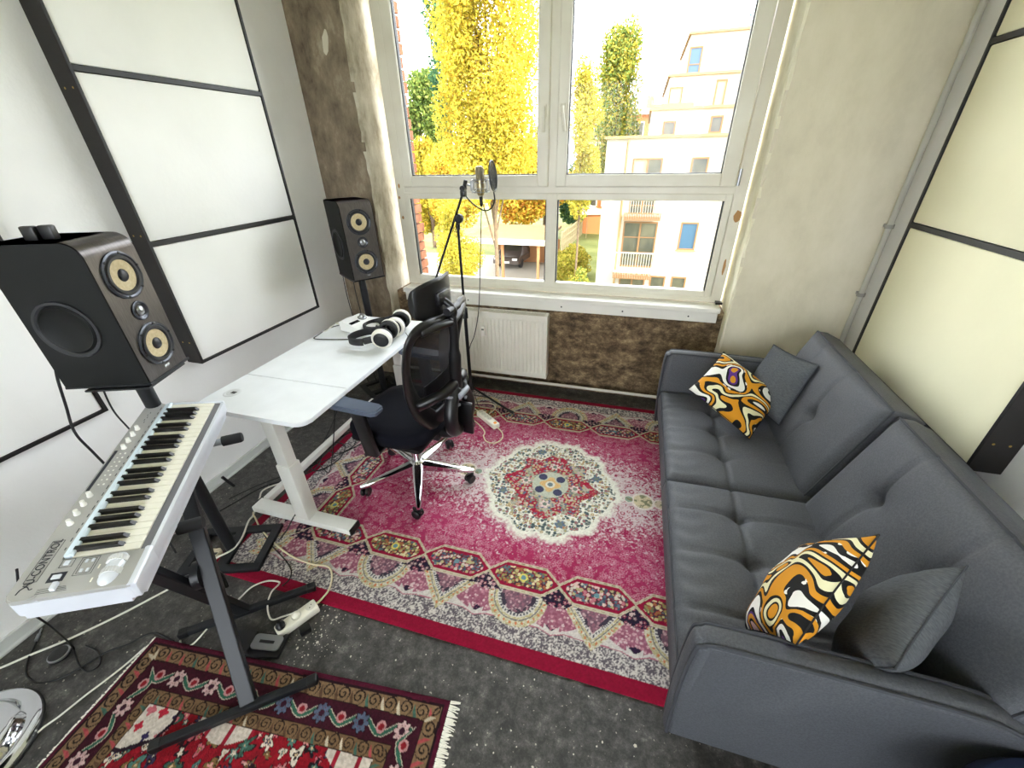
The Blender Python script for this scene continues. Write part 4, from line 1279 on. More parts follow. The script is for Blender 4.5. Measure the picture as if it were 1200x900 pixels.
# headrest
bm = BM()
rows = []
for i in range(21):
    y = -0.155 + 0.31 * i / 20
    q = abs(y) / 0.155
    hh = 0.088 * (1 - 0.30 * q ** 4)
    row = []
    for k in range(14):
        t = 2 * PI * k / 14
        z = 1.145 + hh * math.sin(t)
        x = -0.265 + 1.6 * y * y + 0.016 * math.cos(t) - 0.04 * ((z - 1.145) / 0.085) ** 2 * 0.5
        row.append(bm.verts.new((x, y, z)))
    rows.append(row)
for a, b in zip(rows[:-1], rows[1:]):
    for k in range(14): bm.faces.new((a[k], a[(k + 1) % 14], b[(k + 1) % 14], b[k]))
bm.faces.new(rows[0][::-1]); bm.faces.new(rows[-1])
bmesh.ops.recalc_face_normals(bm, faces=bm.faces)
hr = obj('headrest', bm, CH_FRAME, chair, 'all')
obj('headrest_bracket', add_box(add_tube(tube(smooth_path([(-0.325, 0, 1.04), (-0.335, 0, 1.09), (-0.285, 0, 1.13)], 5), [0.016] * 11, 10), [(-0.33, -0.05, 1.09), (-0.33, 0.05, 1.09)], 0.018, 12), -0.30, -0.275, -0.05, 0.05, 1.11, 1.17, 0.006), CH_FRAME, hr, True)

# ------------------------------------------------------------------ microphone stand with boom
ms = thing('microphone_stand', 'black tripod boom stand holding the studio microphone before the window', 'microphone stand', (-1.08, 2.50, 0.0135))
obj('column', add_tube(add_tube(BM(), [(0, 0, 0.04), (0, 0, 0.72)], 0.0125, 12), [(0, 0, 0.70), (0, 0, 1.30)], 0.0085, 12), BLACK_METAL, ms, True)
obj('collar', add_lathe(lathe([(0.013, 0.68), (0.020, 0.68), (0.020, 0.75), (0.012, 0.76)], 14), [(0.013, 0.10), (0.026, 0.10), (0.028, 0.13), (0.020, 0.17), (0.013, 0.18)], 14), BLACK_PLASTIC, ms, True)
for a in (-17, 118, 232):
    d = Vector((math.cos(math.radians(a)), math.sin(math.radians(a)), 0))
    bm = tube([d * 0.02 + Vector((0, 0, 0.115)), d * 0.37 + Vector((0, 0, 0.014))], 0.0085, 10)
    lg = obj('leg', bm, BLACK_METAL, ms, True)
    obj('rubber_foot', tube([d * 0.34 + Vector((0, 0, 0.022)), d * 0.39 + Vector((0, 0, 0.011))], 0.011, 10), BLACK_PLASTIC, lg, True)
    obj('brace', bar(d * 0.02 + Vector((0, 0, 0.05)), d * 0.16 + Vector((0, 0, 0.072)), 0.008, 0.004), BLACK_METAL, lg)
jn = obj('boom_joint', add_tube(lathe([(0, -0.022), (0.022, -0.022), (0.028, -0.014), (0.028, 0.014), (0.022, 0.022), (0, 0.022)], 18, axis_mtx((0.012, 0, 1.335), (0, 1, 0))), [(0, 0, 1.27), (0.004, 0, 1.33)], 0.014, 10), BLACK_PLASTIC, ms, True)
obj('boom', tube([(-0.235, -0.03, 0.835), (0.055, 0.0, 1.49)], 0.0075, 10), BLACK_METAL, ms, True)
obj('counter_grip', tube([(-0.243, -0.03, 0.815), (-0.225, -0.03, 0.857)], 0.013, 12), BLACK_PLASTIC, ms, True)
obj('boom_tip', add_lathe(tube([(0.05, 0, 1.47), (0.075, 0, 1.55)], 0.012, 10), [(0, -0.02), (0.016, -0.02), (0.018, 0.0), (0.016, 0.02), (0, 0.02)], 14, axis_mtx((0.055, 0, 1.505), (0, 1, 0))), BLACK_PLASTIC, ms, True)
# microphone in its shock mount
MICGOLD = mat('champagne_metal', rgb(176, 160, 128), 0.28, metal=1.0)
MW = Vector((-0.915, 2.50, 1.535))
mic = thing('studio_microphone', 'champagne metal large condenser microphone hanging in a wire shock mount', 'microphone', MW)
obj('grille', lathe([(0.023, 0.03), (0.0245, 0.035), (0.0245, 0.085), (0.021, 0.097), (0.012, 0.102), (0, 0.103)], 24), mat('mesh_grille', rgb(150, 140, 116), 0.45, metal=0.8, scale=400, bump=0.4), mic, True)
obj('body', lathe([(0.0, -0.055), (0.016, -0.055), (0.021, -0.045), (0.0235, -0.02), (0.0235, 0.03), (0.0, 0.03)], 24), MICGOLD, mic, True)
obj('plug', lathe([(0, -0.115), (0.006, -0.115), (0.010, -0.10), (0.0105, -0.06), (0, -0.058)], 16), BLACK_METAL, mic, True)
shm = thing('shock_mount', 'metal wire spider shock mount around the studio microphone', 'shock mount', MW)
bm = BM()
for z in (-0.035, 0.03):
    add_tube(bm, [(0.050 * math.cos(2 * PI * k / 28), 0.050 * math.sin(2 * PI * k / 28), z) for k in range(28)], 0.0022, 6, True)
    add_tube(bm, [(0.027 * math.cos(2 * PI * k / 28), 0.027 * math.sin(2 * PI * k / 28), z * 0.5) for k in range(28)], 0.0022, 6, True)
for k in range(8):
    a = PI / 8 + PI / 4 * k
    add_tube(bm, [(0.05 * math.cos(a), 0.05 * math.sin(a), -0.040), (0.056 * math.cos(a), 0.056 * math.sin(a), 0.0), (0.05 * math.cos(a), 0.05 * math.sin(a), 0.038)], 0.002, 5)
obj('outer_basket', bm, STEEL, shm, True)
bm = BM()
for k in range(8):
    a = PI / 8 + PI / 4 * k
    for z in (-0.035, 0.03):
        b = a + 0.3
        add_tube(bm, [(0.05 * math.cos(a), 0.05 * math.sin(a), z), (0.027 * math.cos(b), 0.027 * math.sin(b), z * 0.5)], 0.0012, 4)
obj('elastic_band', bm, BLACK_PLASTIC, shm)
obj('swivel_arm', add_box(tube([(-0.048, 0, -0.005), (-0.085, 0, 0.004), (-0.10, 0, 0.0)], 0.006, 8), -0.06, -0.046, -0.012, 0.012, -0.03, 0.025, 0.003), STEEL, shm, True)
# pop filter on its gooseneck
pf = thing('pop_filter', 'round black pop filter on a curved gooseneck beside the microphone', 'pop filter', (-0.82, 2.46, 1.585))
ax = Vector((0.995, 0.06, 0.08)).normalized()
M = axis_mtx((0, 0, 0), ax)
bm = BM()
add_tube(bm, [M @ Vector((0.078 * math.cos(2 * PI * k / 40), 0.078 * math.sin(2 * PI * k / 40), 0)) for k in range(40)], 0.0045, 8, True)
obj('hoop', bm, BLACK_PLASTIC, pf, True)
obj('mesh_screen', lathe([(0, -0.0008), (0.077, -0.0008), (0.077, 0.0008), (0, 0.0008)], 40, M), mat('pop_mesh', rgb(40, 40, 46), 0.9, alpha=0.8), pf)
obj('gooseneck', tube(smooth_path([(0.0, 0, -0.082), (0.002, 0.005, -0.13), (-0.03, 0.02, -0.175), (-0.08, 0.03, -0.185), (-0.15, 0.04, -0.15), (-0.205, 0.04, -0.095)], 8), 0.0042, 8), BLACK_METAL, pf, True)
obj('clamp', box(-0.222, -0.19, 0.022, 0.058, -0.112, -0.078, 0.004), BLACK_PLASTIC, pf, True)
def cable(name, label, pts, r, m, cat='cable', group=None, par=None):
    o = obj(name, tube(smooth_path(pts, 7), r, 7), m, par, 'all')
    if par is None: tag(o, label, cat, group)
    return o
cable('microphone_cable', 'thin black cable hanging from the studio microphone to the rug', [(-0.915, 2.50, 1.42), (-0.93, 2.49, 1.2), (-0.96, 2.47, 0.8), (-1.0, 2.46, 0.6), (-1.045, 2.47, 0.5), (-1.062, 2.475, 0.42), (-1.062, 2.475, 0.2), (-1.02, 2.45, 0.04), (-0.98, 2.40, 0.0165)], 0.003, CABLE_BLACK)

# ------------------------------------------------------------------ loudspeakers
SP_SIDE = mat('speaker_black_side', rgb(11, 13, 13), 0.55, spec=0.25)
SP_FRONT = mat('speaker_walnut_grey', rgb(122, 116, 114), 0.30, metal=0.5, col2=rgb(138, 132, 129), scale=26, stretch=(1, 14, 1), spec=0.6)
CONE = mat('flax_cone', rgb(206, 190, 152), 0.55, col2=rgb(190, 172, 132), scale=120)
RUBBER = mat('speaker_rubber', rgb(34, 35, 40), 0.45)
BASKET = mat('speaker_basket', rgb(70, 72, 78), 0.3, metal=0.5)
BADGE = mat('silver_badge', rgb(220, 222, 224), 0.25, metal=0.6)
def speaker(label, loc, rz):
    t = thing('loudspeaker', label, 'loudspeaker', loc, rz)
    D, W, H = 0.285, 0.211, 0.485
    # cabinet: side profile with a rounded upper front edge; front skin wraps over the top
    R = 0.05
    prof = [(-D / 2, 0.0), (D / 2 - 0.012, 0.0), (D / 2, 0.012), (D / 2, H - R)] + [(D / 2 - R + R * math.cos(a), H - R + R * math.sin(a)) for a in [PI / 2 * k / 8 for k in range(1, 9)]] + [(-D / 2 + 0.01, H), (-D / 2, H - 0.01)]
    bm = BM()
    lo = [bm.verts.new((x, -W / 2, z)) for x, z in prof]; hi = [bm.verts.new((x, W / 2, z)) for x, z in prof]
    n = len(prof)
    bm.faces.new(lo); bm.faces.new(hi[::-1])
    for i in range(n): bm.faces.new((lo[(i + 1) % n], lo[i], hi[i], hi[(i + 1) % n]))
    bmesh.ops.recalc_face_normals(bm, faces=bm.faces)
    obj('cabinet', bm, SP_SIDE, t, True)
    # wrapped front skin
    pr = [(D / 2 + 0.002, 0.004), (D / 2 + 0.002, H - R)] + [(D / 2 - R + (R + 0.002) * math.cos(a), H - R + (R + 0.002) * math.sin(a)) for a in [PI / 2 * k / 10 for k in range(1, 11)]] + [(-D / 2 + 0.012, H + 0.002)]
    bm = BM()
    rows = [[bm.verts.new((x, y, z)) for y in (-W / 2 + 0.004, W / 2 - 0.004)] for x, z in pr]
    for a, b in zip(rows[:-1], rows[1:]): bm.faces.new((a[0], a[1], b[1], b[0]))
    sol = bmesh.ops.solidify(bm, geom=list(bm.faces), thickness=0.004)
    bmesh.ops.recalc_face_normals(bm, faces=bm.faces)
    fr = obj('front_baffle', bm, SP_FRONT, t, True)
    xf = D / 2 + 0.002
    for z in (0.362, 0.114):
        M = axis_mtx((xf, 0, z), (1, 0, 0))
        w = obj('woofer', lathe([(0.078, 0.0), (0.078, 0.005), (0.072, 0.007), (0.066, 0.004)], 40, M), BASKET, t, True)
        obj('surround', lathe([(0.067, 0.004), (0.062, 0.009), (0.055, 0.009), (0.050, 0.002)], 40, M), RUBBER, w, True)
        obj('cone', lathe([(0.051, 0.003), (0.020, -0.020 + 0.022), (0.018, 0.001)], 40, M), CONE, w, True)
        obj('dust_cap', lathe([(0.021, 0.002), (0.017, 0.007), (0.009, 0.010), (0, 0.011)], 24, M), RUBBER, w, True)
        bm = BM()
        for k in range(6):
            a = PI / 6 + PI / 3 * k
            add_lathe(bm, [(0.0045, 0.0055), (0.0045, 0.0075), (0, 0.008)], 8, M @ mtx((0.072 * math.cos(a), 0.072 * math.sin(a), 0)))
        o = obj('bolt', bm, BLACK_METAL, w); o['kind'] = 'stuff'
    M = axis_mtx((xf, 0.0, 0.239), (1, 0, 0))
    tw = obj('tweeter', lathe([(0.034, 0.0), (0.034, 0.004), (0.030, 0.005), (0.018, -0.001), (0.018, 0.002)], 32, M), BASKET, t, True)
    obj('dome', lathe([(0.018, 0.001), (0.014, 0.006), (0.007, 0.009), (0, 0.010)], 24, M), STEEL, tw, True)
    for s in (-1, 1):
        M = axis_mtx((-0.02, s * W / 2, 0.215), (0, s, 0))
        pr_ = obj('passive_radiator', lathe([(0.098, 0.0), (0.096, 0.006), (0.088, 0.006), (0.082, 0.001)], 44, M), RUBBER, t, True)
        obj('diaphragm', lathe([(0.084, 0.001), (0.076, 0.007), (0.070, 0.003), (0.0, 0.003)], 44, M), SP_SIDE, pr_, True)
    obj('badge', box(xf, xf + 0.0015, -0.012, 0.012, 0.021, 0.029), BADGE, t)
    obj('bottom_trim', box(-D / 2, D / 2 + 0.008, -W / 2 - 0.003, W / 2 + 0.003, -0.004, 0.004, 0.001), BLACK_METAL, t)
    return t
speaker('grey fronted loudspeaker with black sides on a stand at the left, above the keyboard', (-1.775, 0.893, 1.006), 0.35)
speaker('dark fronted loudspeaker with two tan cones on a stand in the far left corner', (-1.822, 2.45, 0.972), math.radians(-35))
def speaker_stand(label, x, y, rz, h):
    t = thing('speaker_stand', label, 'speaker stand', (x, y, 0.0), rz)
    obj('pole', add_tube(BM(), [(0, 0, 0.02), (0, 0, h - 0.006)], 0.025, 16), BLACK_METAL, t, True)
    obj('top_plate', box(-0.11, 0.11, -0.10, 0.10, h - 0.010, h - 0.003, 0.002), BLACK_METAL, t)
    for (x0, x1, y0, y1) in ((-0.19, 0.19, -0.135, -0.095), (-0.19, 0.19, 0.095, 0.135), (-0.19, -0.15, -0.10, 0.10), (0.15, 0.19, -0.10, 0.10), (-0.025, 0.025, -0.10, 0.10)):
        obj('base_bar', box(x0, x1, y0, y1, 0.014, 0.034, 0.003), BLACK_METAL, t)
    for sx in (-1, 1):
        for sy in (-1, 1):
            obj('spike_foot', lathe([(0, 0), (0.012, 0.0), (0.012, 0.006), (0.007, 0.015), (0, 0.015)], 10, mtx((sx * 0.17, sy * 0.115, 0))), BLACK_METAL, t, True)
    return t
speaker_stand('black metal speaker stand with open frame base behind the silver keyboard', -1.73, 0.885, 0.35, 1.004)
speaker_stand('black speaker stand in the far left corner behind the desk', -1.835, 2.455, math.radians(-35), 0.970)
# two small black wedges lying on top of the near speaker
for i, (x, y, l) in enumerate(((-1.775, 0.842, 'black ribbed rubber block on the near loudspeaker, nearer the camera'), (-1.742, 0.868, 'black ribbed rubber block on the near loudspeaker, farther from the camera'))):
    o = obj('rubber_block', box(-0.02, 0.02, -0.011, 0.011, 0, 0.042, 0.005), BLACK_PLASTIC, None, True, (x, y, 1.4935))
    o.rotation_euler = (0, 0, 0.35)
    tag(o, l, 'block', 'rubber blocks on the speaker')
cable('speaker_cable', 'thick black cable hanging behind the near loudspeaker down the left wall', [(-1.95, 0.85, 1.06), (-2.03, 0.845, 1.05), (-2.10, 0.84, 1.0), (-2.14, 0.82, 0.84), (-2.15, 0.80, 0.72), (-2.14, 0.81, 0.60), (-2.10, 0.82, 0.42), (-2.05, 0.82, 0.15), (-2.0, 0.80, 0.008)], 0.005, CABLE_BLACK)
cable('speaker_cable', 'thin black cable hanging just right of the thick one behind the keyboard', [(-2.0, 0.93, 1.0), (-2.06, 0.925, 0.9), (-2.10, 0.93, 0.76), (-2.08, 0.935, 0.66), (-2.02, 0.94, 0.5), (-1.96, 0.93, 0.2), (-1.95, 0.92, 0.008)], 0.0035, CABLE_BLACK)
for i, (x, y, lb) in enumerate(((-2.05, 2.53, 'left one of the two thin black cables hanging under the far loudspeaker'), (-1.99, 2.56, 'right one of the two thin black cables hanging under the far loudspeaker'))):
    cable('speaker_cable', lb, [(x + 0.06, y - 0.02, 1.02), (x + 0.01, y, 0.98), (x, y, 0.8), (x + 0.005, y + 0.01, 0.5), (x, y, 0.2), (x + 0.02, y, 0.008)], 0.0032, CABLE_BLACK)

# ------------------------------------------------------------------ silver keyboard on its X stand
SILVER = mat('keyboard_silver', rgb(176, 175, 172), 0.38, metal=0.25)
SILVER_L = mat('keyboard_pale_silver', rgb(220, 224, 232), 0.3, metal=0.15)
KEY_W = mat('key_ivory', rgb(240, 236, 222), 0.3)
KEY_B = mat('key_black', rgb(14, 14, 16), 0.3)
INK = mat('dark_print', rgb(40, 42, 52), 0.5)
GREYSTRIP = mat('key_slip_grey', rgb(120, 120, 126), 0.4, metal=0.2)
ku = Vector((-0.532, 0.842, 0.087)).normalized(); kv = Vector((-0.831, -0.539, 0.135)); kv = (kv - ku * kv.dot(ku)).normalized(); kn = ku.cross(kv)
kb = thing('midi_keyboard', 'silver forty nine key keyboard controller on a black X stand', 'keyboard')
kb.matrix_world = Matrix(((ku.x, kv.x, kn.x, -1.125), (ku.y, kv.y, kn.y, 0.334), (ku.z, kv.z, kn.z, 0.7735), (0, 0, 0, 1)))
KL, KW = 0.805, 0.240
bm = add_prism(BM(), rrect(0, KL, -0.014, KW, 0.022), -0.072, -0.014)
bmesh.ops.bevel(bm, geom=[e for e in bm.edges if abs(e.verts[0].co.z - e.verts[1].co.z) < 1e-5 and e.verts[0].co.z < -0.05], offset=0.012, segments=3, affect='EDGES')
body = obj('body', bm, SILVER_L, kb, True)
bm = add_prism(BM(), rrect(0.001, KL - 0.001, 0.176, KW - 0.001, 0.018), -0.016, 0.0)
bmesh.ops.bevel(bm, geom=[e for e in bm.edges if min(e.verts[0].co.z, e.verts[1].co.z) > -0.001], offset=0.004, segments=3, affect='EDGES')
pan = obj('control_panel', bm, SILVER, kb, True)
bm = box(0.001, 0.108, -0.008, 0.18, -0.016, 0.0, 0.004)
wbk = obj('wheel_block', bm, SILVER, kb, True)
obj('front_lip', add_tube(add_box(BM(), 0.001, 0.110, -0.016, 0.004, -0.060, -0.002, 0.006), [(0.001, -0.006, -0.008), (0.112, -0.006, -0.008)], 0.011, 10), SILVER_L, kb, True)
obj('end_cheek', box(0.792, KL, -0.014, 0.178, -0.05, 0.0, 0.004), SILVER_L, kb, True)
obj('front_rail', box(0.105, KL - 0.002, -0.016, -0.004, -0.055, -0.005, 0.003), SILVER_L, kb, True)
obj('key_slip', box(0.108, 0.792, -0.006, 0.0145, -0.05, -0.0065), GREYSTRIP, kb)
obj('ridge', add_tube(box(0.112, 0.792, 0.156, 0.178, -0.016, 0.004, 0.004), [(0.112, 0.160, 0.003), (0.792, 0.160, 0.003)], 0.006, 8), mat('ridge_pale_blue', rgb(214, 228, 238), 0.25), kb, True)
kw = 0.0235
def white_key_mesh():
    bm = box(0.0006, kw - 0.0006, 0.0155, 0.160, -0.020, -0.002, 0.0015, 1)
    me = bpy.data.meshes.new('white_key'); bm.to_mesh(me); bm.free(); me.materials.append(KEY_W); return me
wm = white_key_mesh()
def black_key_mesh():
    bm = BM()
    sec = []
    for y, zt, w in ((0.056, -0.002, 0.0065), (0.066, 0.009, 0.005), (0.160, 0.010, 0.005)):
        sec.append([bm.verts.new(p) for p in ((-0.0065, y - 0.002 if y < 0.06 else y, -0.003), (0.0065, y - 0.002 if y < 0.06 else y, -0.003), (w, y, zt), (-w, y, zt))])
    for a, b in zip(sec[:-1], sec[1:]):
        for k in range(4): bm.faces.new((a[k], a[(k + 1) % 4], b[(k + 1) % 4], b[k]))
    bm.faces.new(sec[0][::-1]); bm.faces.new(sec[-1])
    bmesh.ops.recalc_face_normals(bm, faces=bm.faces)
    me = bpy.data.meshes.new('black_key'); bm.to_mesh(me); bm.free(); me.materials.append(KEY_B); return me
bmk = black_key_mesh()
for i in range(29):
    o = bpy.data.objects.new('white_key', wm); COL.objects.link(o); o.parent = kb; o.location = (0.110 + kw * i, 0, 0)
    if i < 28 and i % 7 in (0, 1, 3, 4, 5):
        off = {0: -0.002, 1: 0.002, 3: -0.003, 4: 0.0, 5: 0.003}[i % 7]
        o = bpy.data.objects.new('black_key', bmk); COL.objects.link(o); o.parent = kb; o.location = (0.110 + kw * (i + 1) + off, 0, 0)
# wheels
obj('wheel_hump', add_tube(BM(), smooth_path([(0.018, 0.052, -0.014), (0.024, 0.052, -0.008), (0.055, 0.050, -0.006), (0.086, 0.048, -0.008), (0.094, 0.048, -0.014)], 4), [0.010, 0.013, 0.016, 0.018, 0.020] + [0.021] * 7 + [0.020, 0.018, 0.016, 0.013, 0.010], 16), SILVER_L, wbk, 'all')
for x in (0.044, 0.080):
    bm = BM()
    n = 48
    prof = [[bm.verts.new((x + dx, 0.050 + (0.0235 + (0.0012 if k % 2 else 0)) * math.cos(2 * PI * k / n), -0.007 + (0.0235 + (0.0012 if k % 2 else 0)) * math.sin(2 * PI * k / n))) for k in range(n)] for dx in (-0.0075, 0.0075)]
    for k in range(n): bm.faces.new((prof[0][k], prof[0][(k + 1) % n], prof[1][(k + 1) % n], prof[1][k]))
    bm.faces.new(prof[0][::-1]); bm.faces.new(prof[1])
    obj('wheel', bm, mat('wheel_grey', rgb(206, 206, 206), 0.5), wbk)
for (x, y) in ((0.030, 0.084), (0.068, 0.084)):
    obj('marker', box(x - 0.006, x + 0.006, y - 0.0015, y + 0.0015, 0, 0.001), KEY_W, wbk)
# buttons, display, slider
def outline(bm, x0, x1, y0, y1, t=0.0007):
    for a in ((x0, x1, y0, y0 + t), (x0, x1, y1 - t, y1), (x0, x0 + t, y0, y1), (x1 - t, x1, y0, y1)):
        add_box(bm, *a, 0.0, 0.0006)
bm = BM()
outline(bm, 0.050, 0.102, 0.094, 0.132); outline(bm, 0.080, 0.104, 0.146, 0.172); outline(bm, 0.055, 0.097, 0.099, 0.127)
for k in range(4): add_box(bm, 0.012 + k * 0.004, 0.0126 + k * 0.004, 0.125 + k * 0.002, 0.185, 0, 0.0006)
o = obj('panel_print', bm, INK, wbk); o['kind'] = 'stuff'
for (x, y, w, h) in ((0.062, 0.118, 0.005, 0.003), (0.090, 0.118, 0.005, 0.003), (0.062, 0.105, 0.005, 0.003), (0.090, 0.105, 0.005, 0.003), (0.092, 0.159, 0.007, 0.006)):
    obj('button', box(x - w, x + w, y - h, y + h, 0, 0.003, 0.001), SILVER_L, wbk)
db = obj('display_bezel', box(0.040, 0.066, 0.146, 0.178, 0, 0.001), INK, wbk)
obj('button', box(0.047, 0.059, 0.153, 0.171, 0, 0.004, 0.001), SILVER_L, db)
obj('slider_cap', box(0.013, 0.034, 0.146, 0.157, 0, 0.011, 0.002), SILVER_L, wbk, True)
# logo: words in a drawn box with a curled tail
me = text_mesh('U-CONTROL', 0.026, 0.0005)
lg = obj('lettering', me, INK, pan); lg.location = (0.108, 0.211, 0.0008); lg.scale = (0.86, 0.95, 1)
bm = BM(); outline(bm, 0.048, 0.170, 0.198, 0.224, 0.0009)
add_tube(bm, smooth_path([(0.048, 0.211, 0.0005), (0.038, 0.213, 0.0005), (0.030, 0.220, 0.0005), (0.018, 0.222, 0.0005)], 5), 0.0011, 5)
add_tube(bm, smooth_path([(0.040, 0.219, 0.0005), (0.036, 0.209, 0.0005), (0.028, 0.202, 0.0005), (0.030, 0.197, 0.0005)], 5), 0.0011, 5)
o = obj('logo_outline', bm, INK, pan)
KNOB = mat('knob_pale', rgb(232, 230, 224), 0.3)
for x in (0.225, 0.259, 0.293, 0.327, 0.540, 0.574, 0.608, 0.642):
    k = obj('knob', lathe([(0.0075, 0), (0.0075, 0.004), (0.0062, 0.006), (0.0055, 0.017), (0, 0.0175)], 18, mtx((x, 0.213, 0))), KNOB, pan, True)
for i in range(8):
    for y, w in ((0.199, 0.006), (0.212, 0.004)):
        obj('button', box(0.372 + i * 0.020 - w / 2, 0.372 + i * 0.020 + w / 2, y - 0.0022, y + 0.0022, 0, 0.0028, 0.0008, 1), KNOB, pan)
obj('display_window', box(0.35, 0.53, 0.226, 0.234, 0.0, 0.001), INK, pan)
bm = BM()
for i in range(24):
    add_box(bm, 0.135 + i * 0.027, 0.135 + i * 0.027 + 0.008 + 0.004 * (i % 3), 0.1835, 0.1855, 0, 0.0006)
for i in range(5):
    add_box(bm, 0.68 + i * 0.014, 0.688 + i * 0.014, 0.208 + 0.004 * (i % 2), 0.2095 + 0.004 * (i % 2), 0, 0.0006)
o = obj('panel_print', bm, INK, pan); o['kind'] = 'stuff'
obj('rear_jack', lathe([(0, 0.012), (0.007, 0.012), (0.007, 0)], 12, axis_mtx((0.10, KW, -0.03), (0, 1, 0))), mat('blue_plug', rgb(36, 40, 90), 0.4), kb, True)

# X stand
xs = thing('keyboard_stand', 'black metal X stand with padded arms carrying the silver keyboard', 'keyboard stand')
RB = Vector((0.777, 0.629, 0.0))
A1, A2 = Vector((-1.129, 0.37, 0.030)), Vector((-1.59, 0.785, 0.738))
B1, B2 = Vector((-1.386, 0.66, 0.034)), Vector((-1.395, 0.43, 0.700))
sd = Vector((0.777, 0.629, 0)) * 0.022
obj('leg', bar(A1 + sd, A2 + sd * 0.6, 0.030, 0.050, RB, 0.004), BLACK_METAL, xs)
obj('leg', bar(B1 - sd, B2 - sd, 0.030, 0.050, RB, 0.004), BLACK_METAL, xs)
mid = Vector((-1.385, 0.575, 0.38))
obj('pivot', add_tube(lathe([(0, -0.012), (0.05, -0.012), (0.05, 0.012), (0, 0.012)], 24, axis_mtx(mid, RB)), [mid - RB * 0.05, mid + RB * 0.06], 0.012, 10), BLACK_METAL, xs, True)
obj('lock_lever', tube(smooth_path([mid + RB * 0.05, mid + RB * 0.06 + Vector((0, 0, -0.04)), mid + RB * 0.06 + Vector((0.01, -0.01, -0.09))], 4), 0.006, 8), BLACK_METAL, xs, True)
for (e0, e1) in ((Vector((-0.936, 0.512, 0.027)), Vector((-1.324, 0.198, 0.027))), (Vector((-1.193, 0.820, 0.030)), Vector((-1.579, 0.499, 0.030)))):
    f = obj('foot_bar', bar(e0, e1, 0.028, 0.028, bev=0.004), BLACK_METAL, xs)
    for p, q in ((e0, e1), (e1, e0)):
        dd = (q - p).normalized()
        obj('end_cap', bar(p - dd * 0.006, p + dd * 0.03, 0.032, 0.030, bev=0.004), BLACK_PLASTIC, f)
PAD = mat('foam_pad', rgb(26, 26, 30), 0.75)
for c, ln, z in ((Vector((-1.407, 0.929, 0.742)), 0.33, 0), (Vector((-1.212, 0.577, 0.703)), 0.33, 0)):
    s = obj('support_arm', tube([c, c - RB * ln], 0.013, 12), STEEL, xs, True)
    obj('foam_pad', tube([c + RB * 0.008, c + RB * 0.002, c - RB * 0.060], [0.017, 0.020, 0.020], 14), PAD, s, True)
    obj('foam_pad', tube([c - RB * 0.14, c - RB * (ln - 0.02)], 0.0165, 12), PAD, s, True)
obj('pin', tube([(-1.52, 0.87, 0.56), (-1.50, 0.885, 0.50)], 0.006, 8), BLACK_METAL, xs, True)

# ------------------------------------------------------------------ power strips, pedal, floor cables
STRIP = mat('power_strip_white', rgb(232, 228, 212), 0.4)
def power_strip(label, loc, rz, z, L, orange):
    t = thing('power_strip', label, 'power strip', (loc[0], loc[1], z), rz)
    obj('body', box(-L / 2, L / 2, -0.026, 0.026, 0, 0.038, 0.006), STRIP, t, True)
    n = 4 if L > 0.18 else 3
    for k in range(n):
        x = -L / 2 + 0.024 + k * (L - 0.048 - (0.03 if orange else 0)) / (n - (0 if orange else 1))
        s = obj('socket', lathe([(0.018, 0.038), (0.0195, 0.0385), (0.0195, 0.040), (0.017, 0.040), (0.016, 0.0385), (0, 0.0385)], 22, mtx((x, 0, 0))), mat('socket_ring', rgb(206, 202, 188), 0.45), t, True)
        bm = BM()
        for q in (-1, 1): add_lathe(bm, [(0.0025, 0.0386), (0.0025, 0.0391), (0, 0.0391)], 8, mtx((x + 0.007 * q * 0.7, 0.007 * q * 0.7, 0)))
        o = obj('pin_hole', bm, BLACK_PLASTIC, s); o['kind'] = 'stuff'
    if orange:
        obj('switch', box(L / 2 - 0.032, L / 2 - 0.010, -0.010, 0.010, 0.036, 0.042, 0.002), mat('orange_switch', rgb(236, 150, 40), 0.35), t, True)
    return t
power_strip('white power strip with orange switch on the crimson rug by the microphone stand', (-0.86, 2.25), math.radians(-37), 0.0135, 0.225, True)
power_strip('white power strip on the bare floor beside the black pedal', (-1.165, 0.682), math.radians(62), 0.004, 0.165, False)
pl = thing('mains_plug', 'black plug sticking in the power strip beside the pedal', 'plug', (-1.193, 0.628, 0.043))
obj('body', lathe([(0, 0.0), (0.017, 0.0), (0.018, 0.014), (0.010, 0.022), (0.006, 0.034), (0, 0.034)], 16), BLACK_PLASTIC, pl, True)
wp = thing('mains_plug', 'white plug in the middle socket of the power strip beside the pedal', 'plug', (-1.165, 0.682, 0.043))
obj('body', lathe([(0, 0.0), (0.015, 0.0), (0.016, 0.012), (0.008, 0.020), (0, 0.024)], 16), STRIP, wp, True)
pb = thing('power_adapter', 'small black power adapter under the floor power strip', 'adapter', (-1.105, 0.655, 0.002), 0.9)
obj('body', box(-0.022, 0.022, -0.016, 0.016, 0, 0.03, 0.006), BLACK_PLASTIC, pb, True)
pd = thing('sustain_pedal', 'black sustain pedal with silver treadle on the floor by the small rug', 'pedal', (-1.238, 0.557, 0.0), 0.24)
obj('base', box(-0.105, 0.095, -0.042, 0.045, 0.001, 0.020, 0.004), BLACK_PLASTIC, pd, True)
obj('housing', box(-0.110, -0.02, -0.040, 0.042, 0.018, 0.050, 0.008), BLACK_PLASTIC, pd, True)
bm = add_prism(BM(), rrect(-0.055, 0.055, -0.028, 0.028, 0.014), 0, 0.007)
bmesh.ops.transform(bm, matrix=mtx((0.035, 0.0, 0.036), 0, 0.14, 0), verts=bm.verts)
tr_ = obj('treadle', bm, STEEL, pd, True)
obj('grip_slot', box(-0.028, 0.028, -0.005, 0.005, 0, 0.009, M=mtx((0.035, 0.0, 0.0365), 0, 0.14, 0)), BLACK_PLASTIC, tr_)

